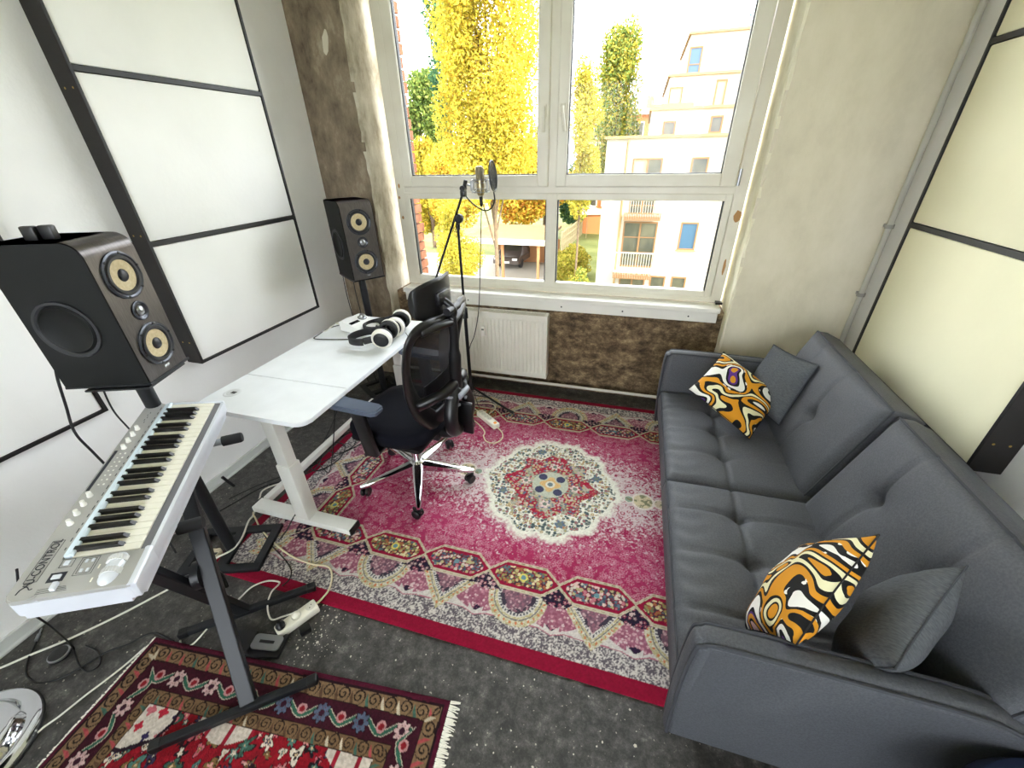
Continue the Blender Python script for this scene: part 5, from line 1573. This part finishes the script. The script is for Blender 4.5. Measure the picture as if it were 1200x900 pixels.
cable('mains_cable', 'long white cable running over the floor from the left edge to the desk foot', [(-2.225, 0.176, 0.0055), (-2.165, 0.22, 0.0055), (-2.102, 0.292, 0.0055), (-2.034, 0.365, 0.0055), (-1.937, 0.497, 0.0055), (-1.835, 0.664, 0.0055), (-1.772, 0.743, 0.007), (-1.745, 0.80, 0.045), (-1.708, 0.87, 0.042), (-1.72, 0.939, 0.042), (-1.788, 1.041, 0.03), (-1.824, 1.10, 0.007), (-1.887, 1.204, 0.0055), (-1.918, 1.28, 0.0055), (-1.80, 1.40, 0.0055)], 0.0045, CABLE_WHITE)
cable('extension_cable', 'cream cable curving over the crimson rug corner to the floor power strip', [(-1.83, 1.22, 0.0055), (-1.845, 1.125, 0.0055), (-1.78, 1.075, 0.012), (-1.664, 1.011, 0.018), (-1.447, 0.937, 0.018), (-1.293, 0.92, 0.018), (-1.209, 0.929, 0.018), (-1.16, 0.896, 0.018), (-1.127, 0.835, 0.018), (-1.128, 0.785, 0.018), (-1.135, 0.752, 0.024)], 0.0042, mat('cable_cream', rgb(216, 206, 172), 0.5))
cable('device_cable', 'white cable looping beside the keyboard stand leg into the floor power strip', [(-1.579, 0.487, 0.0045), (-1.545, 0.470, 0.0045), (-1.515, 0.490, 0.006), (-1.501, 0.539, 0.02), (-1.507, 0.592, 0.02), (-1.5, 0.632, 0.010), (-1.495, 0.693, 0.0045), (-1.479, 0.752, 0.012), (-1.43, 0.791, 0.018), (-1.375, 0.802, 0.018), (-1.355, 0.785, 0.03), (-1.34, 0.735, 0.052), (-1.325, 0.69, 0.03), (-1.28, 0.655, 0.012), (-1.225, 0.668, 0.034), (-1.165, 0.682, 0.066)], 0.0035, CABLE_WHITE)
cable('floor_cable', 'white cable from the chrome stool base under the small red rug', [(-1.79, -0.05, 0.0045), (-1.756, 0.058, 0.0045), (-1.765, 0.129, 0.0045), (-1.749, 0.177, 0.0045), (-1.733, 0.246, 0.0045), (-1.715, 0.304, 0.0045), (-1.70, 0.364, 0.0045), (-1.692, 0.43, 0.0045)], 0.0035, CABLE_WHITE)
cable('jack_cable', 'black cable loop with silver jack on the floor under the keyboard', [(-2.15, 0.325, 0.0045), (-2.125, 0.299, 0.0045), (-2.092, 0.266, 0.0045), (-2.048, 0.238, 0.0045), (-1.998, 0.227, 0.0045), (-1.949, 0.229, 0.0045), (-1.894, 0.259, 0.0045), (-1.85, 0.325, 0.0045), (-1.825, 0.375, 0.0045), (-1.773, 0.42, 0.0045), (-1.72, 0.48, 0.0045), (-1.60, 0.478, 0.0045)], 0.0035, CABLE_BLACK)
jk = thing('jack_plug', 'silver jack plug at the end of the black floor cable by the left wall', 'plug', (-2.163, 0.336, 0.0062), math.radians(135))
obj('sleeve', tube([(-0.012, 0, 0), (0.018, 0, 0)], 0.006, 10), STEEL, jk, True)
obj('tip', tube([(0.018, 0, 0), (0.045, 0, 0)], 0.003, 8), STEEL, jk, True)
cable('keyboard_cable', 'black cable dropping from the keyboard to a tangle on the floor', [(-1.52, 0.30, 0.735), (-1.56, 0.27, 0.60), (-1.70, 0.30, 0.38), (-1.88, 0.335, 0.15), (-1.97, 0.35, 0.012), (-1.94, 0.336, 0.0045), (-1.877, 0.312, 0.0045), (-1.815, 0.305, 0.0045), (-1.80, 0.335, 0.0045), (-1.86, 0.365, 0.0045), (-1.938, 0.37, 0.0045)], 0.003, CABLE_BLACK)
ad = thing('round_adapter', 'grey rimmed black round adapter on the floor under the keyboard', 'adapter', (-1.985, 0.315, 0.002))
obj('body', lathe([(0, 0.0), (0.026, 0.0), (0.03, 0.006), (0.03, 0.024), (0.024, 0.028), (0, 0.028)], 20), BLACK_PLASTIC, ad, True)
obj('rim', lathe([(0.03, 0.010), (0.034, 0.012), (0.034, 0.02), (0.03, 0.022)], 20), STEEL, ad, True)
cable('desk_cable', 'black cable tangle on the floor under the white desk by the rug edge', [(-2.10, 2.229, 0.0045), (-1.947, 1.917, 0.0045), (-1.861, 1.689, 0.0045), (-1.80, 1.529, 0.0045), (-1.72, 1.477, 0.018), (-1.663, 1.549, 0.018), (-1.652, 1.637, 0.018), (-1.701, 1.741, 0.018), (-1.80, 1.753, 0.010), (-1.81, 1.658, 0.007), (-1.731, 1.506, 0.022), (-1.80, 1.40, 0.012), (-1.94, 1.296, 0.0045), (-2.012, 1.124, 0.0045), (-2.04, 1.05, 0.0045)], 0.0035, CABLE_BLACK)
cable('desk_cable', 'second black cable coil crossing the rug edge under the desk', [(-1.90, 1.78, 0.0045), (-1.80, 1.90, 0.010), (-1.70, 1.86, 0.018), (-1.64, 1.75, 0.018), (-1.69, 1.66, 0.018), (-1.78, 1.68, 0.014), (-1.80, 1.80, 0.012), (-1.70, 1.93, 0.018), (-1.62, 1.92, 0.018), (-1.60, 1.80, 0.018), (-1.70, 1.60, 0.024), (-1.85, 1.45, 0.006), (-1.98, 1.30, 0.0045), (-2.06, 1.16, 0.0045)], 0.0032, CABLE_BLACK)
cable('desk_cable', 'two strand black cable hanging from the desk top to the floor', [(-1.40, 1.48, 0.69), (-1.45, 1.46, 0.45), (-1.52, 1.44, 0.2), (-1.60, 1.46, 0.05), (-1.68, 1.50, 0.026), (-1.76, 1.54, 0.02), (-1.84, 1.52, 0.009)], 0.003, CABLE_BLACK)
cable('strip_cable', 'cream cable of the power strip looped on the crimson rug', [(-0.77, 2.178, 0.032), (-0.72, 2.14, 0.020), (-0.70, 2.08, 0.0175), (-0.73, 2.02, 0.0175), (-0.79, 2.02, 0.0175), (-0.83, 2.07, 0.0175), (-0.84, 2.12, 0.0175), (-0.90, 2.185, 0.0175), (-0.979, 2.235, 0.0175), (-1.031, 2.199, 0.0175), (-1.025, 2.136, 0.0175), (-1.08, 2.05, 0.0175)], 0.004, mat('cable_cream_rug', rgb(216, 206, 172), 0.5))
cable('strip_cable', 'cream cable lying between the microphone stand and the power strip', [(-0.955, 2.33, 0.030), (-1.0, 2.37, 0.0175), (-1.05, 2.39, 0.0175), (-1.11, 2.37, 0.0175), (-1.06, 2.44, 0.0175), (-0.97, 2.47, 0.0175), (-0.90, 2.475, 0.0175), (-0.86, 2.42, 0.0175), (-0.88, 2.34, 0.020)], 0.004, mat('cable_cream_far', rgb(206, 198, 170), 0.5))
cable('strip_cable', 'black cable curving round the power strip toward the chair', [(-1.10, 2.39, 0.0225), (-1.009, 2.295, 0.0175), (-0.955, 2.215, 0.0225), (-0.931, 2.16, 0.0225), (-0.961, 2.11, 0.0175), (-1.03, 2.07, 0.0175), (-1.10, 2.04, 0.0175)], 0.0035, CABLE_BLACK)
cable('headphone_cable', 'thin black headphone cable crossing the white desk to its wall edge', [(-1.465, 1.895, 0.752), (-1.50, 1.90, 0.738), (-1.587, 1.896, 0.7345), (-1.716, 1.865, 0.7345), (-1.81, 1.855, 0.7345), (-1.828, 1.90, 0.7345), (-1.836, 2.019, 0.7345), (-1.80, 2.09, 0.7345)], 0.003, CABLE_BLACK)
cable('interface_cable', 'pale cable leaving the rear of the audio interface', [(-1.772, 2.005, 0.772), (-1.80, 1.995, 0.752), (-1.825, 1.985, 0.736), (-1.838, 1.95, 0.7345)], 0.003, CABLE_WHITE)
cable('headphone_cable', 'thin black cable running over the desk front edge beside the chair', [(-1.30, 2.06, 0.738), (-1.27, 2.03, 0.734), (-1.242, 1.985, 0.733), (-1.230, 1.97, 0.72), (-1.234, 1.98, 0.66), (-1.28, 2.03, 0.60), (-1.34, 2.08, 0.64)], 0.0022, CABLE_BLACK)
cable('foot_cable', 'short black cable end lying over the near desk foot', [(-1.53, 1.18, 0.075), (-1.541, 1.13, 0.069), (-1.545, 1.095, 0.055), (-1.555, 1.06, 0.022), (-1.552, 1.02, 0.018), (-1.546, 1.0, 0.018)], 0.0035, CABLE_BLACK)
cable('floor_cable', 'thin black cable on the rug between desk foot and keyboard stand', [(-1.775, 1.07, 0.012), (-1.592, 0.97, 0.0165), (-1.441, 0.909, 0.0165), (-1.365, 0.868, 0.0165), (-1.338, 0.825, 0.0165), (-1.345, 0.79, 0.0165)], 0.0026, CABLE_BLACK)
# coiled cord by the speaker stand base
cc = [(-1.79 + (0.028 + 0.004 * math.sin(3 * a)) * math.cos(a), 0.83 + (0.035 + 0.003 * math.cos(5 * a)) * math.sin(a), 0.008 + 0.003 * a / 2) for a in [k * 0.5 for k in range(40)]]
cable('coiled_cord', 'small coil of cream cord on the floor beside the speaker stand base', cc, 0.0035, mat('cord_cream', rgb(200, 188, 160), 0.7))
# pale plaster dust and chips on the floor near the strip
bm = BM()
rnd = random.Random(12)
for k in range(420):
    if k < 120:
        x = -1.05 + rnd.gauss(0, 0.05); y = 0.66 + rnd.gauss(0, 0.10)
    else:
        x = rnd.uniform(-2.15, 0.25); y = rnd.uniform(-0.1, 0.75)
    r = rnd.uniform(0.001, 0.004) * (1.8 if rnd.random() < 0.1 else 1)
    c = [bm.verts.new((x + r * rnd.uniform(0.6, 1.2) * math.cos(a + k), y + r * rnd.uniform(0.6, 1.2) * math.sin(a + k), 0.0004)) for a in (0, 1.26, 2.5, 3.77, 5.0)]
    t = bm.verts.new((x, y, 0.0012))
    for i in range(5): bm.faces.new((c[i], c[(i + 1) % 5], t))
o = obj('plaster_chips', bm, mat('chip_white', rgb(196, 190, 176), 0.9)); tag(o, 'scattered pale plaster chips on the dark concrete floor', 'debris', None, 'stuff')

# chrome bar stool base at the lower left corner
bs = thing('bar_stool', 'chrome disc base of a stool at the lower left picture corner', 'stool', (-1.93, 0.0, 0))
obj('base', lathe([(0.0, 0.004), (0.195, 0.004), (0.205, 0.010), (0.203, 0.016), (0.190, 0.024), (0.168, 0.025), (0.158, 0.034), (0.152, 0.047), (0.138, 0.055), (0.108, 0.056), (0.098, 0.066), (0.088, 0.074), (0.045, 0.080), (0.0, 0.082)], 56), CHROME, bs, True)
obj('rubber_ring', lathe([(0.19, 0.0), (0.207, 0.0), (0.209, 0.006), (0.204, 0.010)], 56), BLACK_PLASTIC, bs, True)
obj('column', lathe([(0.028, 0.055), (0.028, 0.40), (0.020, 0.405), (0.020, 0.64), (0, 0.64)], 24), CHROME, bs, True)
obj('seat', lathe([(0, 0.63), (0.16, 0.63), (0.18, 0.65), (0.18, 0.69), (0.16, 0.71), (0, 0.715)], 32), BLACK_PLASTIC, bs, True)

# ------------------------------------------------------------------ outside the window
GZ = -5.0
ext = struct('ground', box(-60, 60, -60, 120, GZ - 0.3, GZ), plaster('lawn_green', [(0.3, rgb(84, 90, 44)), (0.5, rgb(104, 108, 58)), (0.7, rgb(122, 124, 74))], 0.6, 0.3))
struct('paving', box(-20, -4.9, 14, 29.5, GZ, GZ + 0.02), mat('pale_paving', rgb(150, 142, 128), 0.9, scale=2))
# brick outer reveal left of the window
bm = BM()
rnd = random.Random(8)
z = -0.6
while z < 3.2:
    off = 0.0 if int(z * 100) % 2 else 0.05
    x1 = -1.768 + rnd.uniform(-0.008, 0.008)
    add_box(bm, -2.3, x1, 3.13, 3.235 + off * 0.4, z, z + 0.063)
    add_box(bm, -2.3, x1 - 0.006, 3.245 + off * 0.4, 3.36, z, z + 0.063)
    z += 0.075
o = obj('outer_brick', bm, plaster('old_brick', [(0.3, rgb(86, 54, 40)), (0.5, rgb(132, 84, 62)), (0.7, rgb(160, 112, 86))], 9, 0.4), wbl); o['kind'] = 'stuff'

def leaf_mat(name):
    m = bpy.data.materials.new(name); m.use_nodes = True
    nt = m.node_tree; nt.nodes.clear()
    out = nt.nodes.new('ShaderNodeOutputMaterial')
    a = nt.nodes.new('ShaderNodeAttribute'); a.attribute_name = 'Col'
    d = nt.nodes.new('ShaderNodeBsdfDiffuse'); t = nt.nodes.new('ShaderNodeBsdfTranslucent')
    mx = nt.nodes.new('ShaderNodeMixShader'); mx.inputs[0].default_value = 0.35
    nt.links.new(a.outputs['Color'], d.inputs['Color']); nt.links.new(a.outputs['Color'], t.inputs['Color'])
    nt.links.new(d.outputs[0], mx.inputs[1]); nt.links.new(t.outputs[0], mx.inputs[2]); nt.links.new(mx.outputs[0], out.inputs[0])
    return m
LEAF = leaf_mat('leaves')
BARK = mat('bark', rgb(104, 84, 62), 0.9, col2=rgb(70, 56, 42), scale=14, bump=0.4)
def foliage_mesh(blobs, n, size, cols, seed):
    r = np.random.default_rng(seed)
    w = np.array([b[3] * b[4] * b[5] for b in blobs]) ** 0.7
    k = r.choice(len(blobs), n, p=w / w.sum())
    B = np.array(blobs)[k]
    d = r.normal(size=(n, 3)); d /= np.linalg.norm(d, axis=1)[:, None]
    rad = r.random(n) ** 0.33
    c = B[:, :3] + d * rad[:, None] * B[:, 3:6]
    u = r.normal(size=(n, 3)); u /= np.linalg.norm(u, axis=1)[:, None]
    v = np.cross(u, r.normal(size=(n, 3))); v /= np.linalg.norm(v, axis=1)[:, None]
    s = size * (0.6 + 0.8 * r.random(n))[:, None]
    P = np.stack([c - u * s, c - v * s * 0.55, c + u * s, c + v * s * 0.55], 1).reshape(-1, 3).astype(np.float32)
    me = bpy.data.meshes.new('foliage')
    me.vertices.add(4 * n); me.vertices.foreach_set('co', P.ravel())
    me.loops.add(4 * n); me.loops.foreach_set('vertex_index', np.arange(4 * n, dtype=np.int32))
    me.polygons.add(n); me.polygons.foreach_set('loop_start', np.arange(0, 4 * n, 4, dtype=np.int32))
    me.update(calc_edges=True)
    C = np.array([[lin(q) for q in cc] for cc in cols])[r.integers(0, len(cols), n)] * (0.75 + 0.5 * r.random((n, 1)))
    C = np.repeat(np.concatenate([C, np.ones((n, 1))], 1), 4, 0).astype(np.float32)
    a = me.color_attributes.new('Col', 'FLOAT_COLOR', 'POINT'); a.data.foreach_set('color', C.ravel())
    return me
def tree(name, label, x, y, h, rx, ry, z0, n, size, cols, seed, cat='tree', nb=26, trunk=0.16, group=None):
    """crown between z0 and GZ + h around (x, y); drawn as clumps of leaves on a branching trunk"""
    t = thing(name, label, cat, (x, y, GZ), 0, group)
    r = random.Random(seed)
    top = h; low = z0 - GZ
    blobs = []
    for k in range(nb):
        f = r.random()
        zz = low + (top - low) * (0.08 + 0.84 * f)
        wide = math.sin(PI * (0.15 + 0.80 * f)) ** 0.7
        a = r.random() * 2 * PI; q = r.random() ** 0.5 * 0.8
        s = 0.22 + 0.2 * r.random()
        blobs.append((rx * wide * q * math.cos(a), ry * wide * q * math.sin(a), zz, rx * s + 0.15, ry * s + 0.15, (top - low) * s * 0.42 + 0.1))
    if trunk:
        bm = tube(smooth_path([(0, 0, 0), (0.05, 0, h * 0.3), (-0.05, 0.05, h * 0.6), (0, 0, h * 0.9)], 4), [trunk] * 4 + [trunk * 0.8] * 4 + [trunk * 0.5] * 4 + [trunk * 0.15], 8)
        for b in blobs[:10]:
            add_tube(bm, smooth_path([(0, 0, max(0.2, b[2] * 0.55)), (b[0] * 0.5, b[1] * 0.5, b[2] * 0.85), (b[0], b[1], b[2])], 3), [trunk * 0.4] * 3 + [trunk * 0.25] * 3 + [trunk * 0.08], 6)
        obj('trunk', bm, BARK, t, True)
    f = obj('foliage', foliage_mesh(blobs, n, size, cols, seed), LEAF, t)
    f['kind'] = 'stuff'
    return t
Y1 = [(172, 156, 58), (166, 152, 50), (184, 166, 72), (154, 144, 54), (176, 144, 52)]
Y2 = [(150, 144, 60), (166, 154, 60), (136, 134, 56), (174, 152, 70)]
G1 = [(92, 110, 54), (110, 124, 60), (80, 98, 52), (126, 134, 70)]
GD = [(60, 92, 66), (76, 106, 72), (52, 80, 58)]
OR = [(196, 136, 50), (206, 160, 60), (178, 116, 50), (204, 170, 70)]
tree('plane_tree', 'big golden yellow tree filling the left upper window pane', -5.35, 16.0, 14.5, 1.95, 2.2, 0.2, 90000, 0.055, Y1, 1, nb=60, trunk=0.085, group=None)
tree('leafy_tree', 'small green and yellow tree at the far left of the left window pane', -17.0, 35.0, 12.2, 2.3, 1.8, 0.8, 9000, 0.15, G1, 2)
tree('conifer', 'dark blue green tree top just left of the big golden tree', -13.2, 30.4, 18.6, 1.2, 1.2, 3.0, 7000, 0.13, GD, 3)
tree('birch_tree', 'tall light green birch tree beside the white stepped building', -2.0, 30.0, 12.7, 1.45, 1.3, -0.2, 26000, 0.085, G1 + Y2, 4, nb=44)
tree('young_tree', 'airy yellow green young tree at the left of the right window pane', -2.75, 21.0, 10.0, 0.85, 0.8, -0.8, 15000, 0.06, Y2, 5, trunk=0.05)
tree('orange_tree', 'orange autumn tree behind the carport', -8.3, 33.0, 7.2, 3.4, 2.0, -3.0, 13000, 0.14, OR + Y1[:2], 6)
tree('leafy_tree', 'yellow tree at the far left behind the parking area', -15.8, 31.5, 7.6, 2.2, 1.5, -3.8, 9000, 0.15, Y1, 16)
tree('leafy_tree', 'dark green tree beyond the slanting garden fence', -5.2, 37.6, 6.0, 1.5, 1.2, -3.6, 9000, 0.13, GD + G1[:1], 7)
tree('shrub', 'large yellow green bush in front of the parking area', -8.75, 20.0, 4.9, 1.45, 1.2, -5.0, 26000, 0.05, Y2 + Y1[:2], 8, 'bush', trunk=0.06)
tree('shrub', 'yellow green shrub below the garden fence, nearest the window', -3.75, 24.5, 2.0, 1.4, 1.3, -5.0, 14000, 0.06, Y2, 9, 'bush', trunk=0.04)
tree('shrub', 'low green shrub at the foot of the white building wall', -2.5, 20.6, 1.5, 0.5, 0.6, -5.0, 4500, 0.06, G1 + Y2, 10, 'bush', trunk=0.04)
tree('leafy_tree', 'broad yellow tree behind the foot of the big golden tree', -12.1, 27.6, 7.6, 1.9, 1.5, -2.4, 20000, 0.085, Y1 + OR[:1], 21)
tree('leafy_tree', 'yellow tree right of the carport behind the window mullion', -8.2, 39.0, 8.8, 2.2, 1.6, -3.4, 9000, 0.14, Y1 + Y2, 11)

# white stepped apartment building
BW = mat('render_white', rgb(158, 150, 138), 0.9, scale=1.5)
CAPM = mat('parapet_cap_tan', rgb(140, 112, 70), 0.7)
TAN = mat('tan_window_frame', rgb(112, 76, 40), 0.6)
PANE_D = mat('dark_window_pane', rgb(50, 50, 44), 0.25, col2=rgb(80, 76, 62), scale=1.2)
PANE_B = mat('blue_window_pane', rgb(44, 70, 92), 0.25)
SHUT = mat('cream_blind', rgb(140, 130, 100), 0.8)
ab = thing('apartment_building', 'white apartment building with stepped terraces and tan parapet caps beyond the right panes', 'building')
def block(x0, x1, y0, y1, z0, z1):
    w = obj('wall_block', box(x0, x1, y0, y1, z0, z1), BW, ab)
    obj('parapet_cap', box(x0 - 0.12, x1 + 0.1, y0 - 0.14, y1, z1, z1 + 0.11), CAPM, w)
    return w
b1 = block(-1.75, 11, 22, 27, GZ, 2.14)
b2 = block(0.06, 11, 24.2, 36, 2.0, 3.30)
obj('raised_parapet', box(0.06, 1.9, 24.15, 24.5, 3.40, 3.56), CAPM, b2)
b3 = block(0.75, 11, 26.4, 36, 3.2, 4.82)
b4 = block(1.56, 11, 28.6, 36, 4.7, 6.80)
def window(y, x0, x1, z0, z1, pane_m=PANE_D, split=0, shut=False, sill=True, rows=0):
    fr = 0.07
    bm = BM(); ring(bm, x0, x1, z0, z1, fr, y - 0.05, y + 0.05, 0.0)
    xs = [x0 + fr + (x1 - x0 - 2 * fr) * k / (split + 1) for k in range(split + 2)]
    for x in xs[1:-1]: add_box(bm, x - 0.04, x + 0.04, y - 0.05, y + 0.05, z0 + fr, z1 - fr)
    for k in range(rows):
        zz = z0 + (z1 - z0) * (k + 1) / (rows + 1); add_box(bm, x0 + fr, x1 - fr, y - 0.045, y + 0.04, zz - 0.02, zz + 0.02)
    w = obj('window', bm, TAN, ab)
    for k in range(split + 1):
        obj('pane', box(xs[k], xs[k + 1], y - 0.02, y + 0.02, z0 + fr, z1 - fr), SHUT if (shut and k == 0) else pane_m, w)
    if sill: obj('sill', box(x0 - 0.06, x1 + 0.06, y - 0.12, y + 0.02, z0 - 0.05, z0), CAPM, w)
window(22, -0.50, 0.83, 0.66, 1.36, split=1, shut=True)
window(22, 2.03, 2.76, 0.66, 1.36)
window(24.2, 0.66, 1.25, 2.22, 2.86)
window(24.2, 2.75, 3.3, 2.3, 3.0)
window(26.4, 0.80, 1.45, 3.3, 4.40, SHUT)
window(26.4, 2.95, 3.45, 3.3, 4.60, SHUT)
window(28.6, 1.60, 2.25, 4.8, 6.3, PANE_B, rows=1)
window(22, -0.43, 0.74, -1.2, -0.05, split=1, rows=1, sill=False)
window(22, -0.60, 1.02, -3.55, -1.36, split=1, rows=2, sill=False)
window(22, 2.07, 2.86, -2.62, -1.34, PANE_B)
window(22, -0.53, 0.78, -4.75, -4.0, split=1)
window(22, 1.01, 1.77, -4.75, -3.95)
window(22, 2.05, 2.77, -4.75, -3.94)
# balconies with slatted fascia and rail posts
for (x0, x1, z0, z1) in ((-0.62, 1.05, -1.17, -0.84), (-0.85, 0.98, -3.90, -3.62)):
    bal = obj('balcony', box(x0, x1, 21.0, 22.02, z0, z0 + 0.16), BW, ab)
    n = 22
    for k in range(n):
        xa = x0 + (x1 - x0) * k / n
        obj('fascia_slat', box(xa + 0.01, xa + (x1 - x0) / n - 0.012, 20.96, 21.0, z0 - 0.02, z1), TAN, bal)
    for k in range(15):
        xx = x0 + 0.04 + (x1 - x0 - 0.08) * k / 14
        obj('rail_bar', box(xx - 0.010, xx + 0.010, 21.02, 21.04, z1 - 0.1, z1 + 0.95), BW, bal)
    obj('handrail', box(x0, x1, 21.0, 21.05, z1 + 0.93, z1 + 0.98), BW, bal)
bm = BM()
for x in (3.1, 4.2, 5.3): add_box(bm, x - 0.03, x + 0.03, 28.7, 28.76, 6.9, 7.75)
for z in (7.35, 7.72): add_box(bm, 3.1, 5.3, 28.7, 28.75, z, z + 0.05)
obj('roof_railing', bm, mat('pale_blue_rail', rgb(120, 160, 180), 0.5), ab)
obj('downpipe', tube([(-0.78, 21.94, GZ), (-0.78, 21.94, 2.1)], 0.05, 8), CAPM, ab, True)

# brick house far behind
rb = thing('brick_house', 'orange brick house with white windows seen between trees and white building', 'building')
RBM = mat('orange_render', rgb(196, 124, 76), 0.9, scale=2)
hw_ = obj('wall', box(-5.6, 3.0, 40, 50, GZ, 4.1), RBM, rb)
for z in (-3.2, -0.6, 2.0):
    obj('storey_band', box(-5.65, 3.05, 39.93, 40.02, z - 0.15, z + 0.35), mat('band_cream', rgb(206, 190, 160), 0.8), hw_)
    for k in range(7):
        x = -5.1 + k * 1.1
        w = obj('window', box(x - 0.36, x + 0.36, 39.92, 40.02, z + 0.55, z + 1.65), mat('house_window_white', rgb(206, 204, 196), 0.5), rb)
        obj('pane', box(x - 0.28, x + 0.28, 39.90, 39.93, z + 0.63, z + 1.57), PANE_D, w)
obj('roof', add_prism(BM(), [(-5.9, 39.6), (3.3, 39.6), (3.3, 50.4), (-5.9, 50.4)], 4.1, 4.5), mat('roof_grey', rgb(150, 140, 126), 0.8), rb)
obj('chimney', box(-0.4, 0.2, 43, 43.6, 4.5, 5.6), RBM, rb)

# carport and car
cp = thing('carport', 'flat roofed wooden carport in the yard below the left window pane', 'carport')
WOOD = mat('carport_wood', rgb(150, 104, 66), 0.8)
obj('roof', box(-9.5, -4.75, 22.6, 28.2, -2.72, -2.56), mat('mossy_roof', rgb(112, 88, 54), 0.95, scale=1.5), cp)
obj('fascia', box(-9.55, -4.7, 22.5, 22.6, -2.78, -2.5), mat('fascia_white', rgb(200, 190, 170), 0.7), cp)
for x in (-9.2, -7.2, -5.1):
    for y in (22.8, 27.9):
        obj('post', box(x - 0.07, x + 0.07, y - 0.07, y + 0.07, GZ + 0.02, -2.7), WOOD, cp)
obj('back_wall', box(-9.4, -4.8, 28.0, 28.1, GZ + 0.02, -3.4), WOOD, cp)
car = thing('car', 'dark parked car under the carport roof', 'car', (-7.9, 25.6, GZ + 0.02), math.radians(-4))
CARP = mat('car_paint_dark', rgb(70, 62, 58), 0.25)
prof = [(0.0, 0.35), (0.0, 0.62), (0.15, 0.80), (0.95, 0.95), (1.65, 1.42), (2.9, 1.46), (3.7, 1.05), (4.15, 0.95), (4.25, 0.55), (4.2, 0.35)]
bm = BM()
secs = []
for x, k in ((-0.88, 0.86), (-0.80, 1.0), (0.80, 1.0), (0.88, 0.86)):
    secs.append([bm.verts.new((x * (0.82 if z > 1.1 else 1.0), y, 0.35 + (z - 0.35) * k)) for y, z in prof])
for a, b in zip(secs[:-1], secs[1:]):
    for i in range(len(prof)):
        j = (i + 1) % len(prof)
        bm.faces.new((a[i], a[j], b[j], b[i]))
bm.faces.new(secs[0][::-1]); bm.faces.new(secs[-1])
bmesh.ops.recalc_face_normals(bm, faces=bm.faces)
obj('body', bm, CARP, car, True)
bm = BM(); vs = [bm.verts.new(p) for p in ((-0.60, 1.02, 1.01), (0.60, 1.02, 1.01), (0.52, 1.60, 1.40), (-0.52, 1.60, 1.40))]; bm.faces.new(vs)
bmesh.ops.solidify(bm, geom=list(bm.faces), thickness=-0.02)
obj('windscreen', bm, PANE_D, car)
for s in (-1, 1):
    obj('headlamp', box(s * 0.62 - 0.17, s * 0.62 + 0.17, -0.02, 0.1, 0.60, 0.74, 0.03), mat('lamp_glass', rgb(214, 210, 200), 0.1), car, True)
    for y in (0.75, 3.35):
        obj('wheel', lathe([(0, -0.10), (0.27, -0.10), (0.31, -0.06), (0.31, 0.06), (0.27, 0.10), (0, 0.10)], 20, axis_mtx((s * 0.78, y, 0.31), (1, 0, 0))), BLACK_PLASTIC, car, True)
obj('number_plate', box(-0.26, 0.26, -0.03, 0.0, 0.42, 0.53), mat('plate_white', rgb(210, 208, 200), 0.5), car)
# garden fence and parasol
gf = thing('garden_fence', 'pale slatted garden fence slanting between shrubs and lawn', 'fence')
FEN = mat('weathered_fence', rgb(176, 160, 124), 0.85)
p0, p1 = Vector((-5.25, 31.5, GZ)), Vector((-4.75, 39.3, GZ))
for k in range(16):
    p = p0.lerp(p1, k / 15)
    obj('post', box(p.x - 0.05, p.x + 0.05, p.y - 0.05, p.y + 0.05, GZ, GZ + 1.5), FEN, gf)
for z in (0.5, 1.0, 1.4):
    obj('rail', bar(p0 + Vector((0, 0, z)), p1 + Vector((0, 0, z)), 0.04, 0.12), FEN, gf)
pr = thing('parasol', 'small white open parasol in the garden beyond the fence', 'parasol', (-4.15, 37.8, GZ))
obj('canopy', lathe([(0, 2.75), (0.5, 2.6), (1.25, 2.15), (1.25, 2.05), (0.5, 2.5), (0, 2.6)], 8), mat('parasol_white', rgb(210, 206, 196), 0.8), pr)
obj('pole', tube([(0, 0, 0), (0, 0, 2.65)], 0.03, 8), FEN, pr, True)
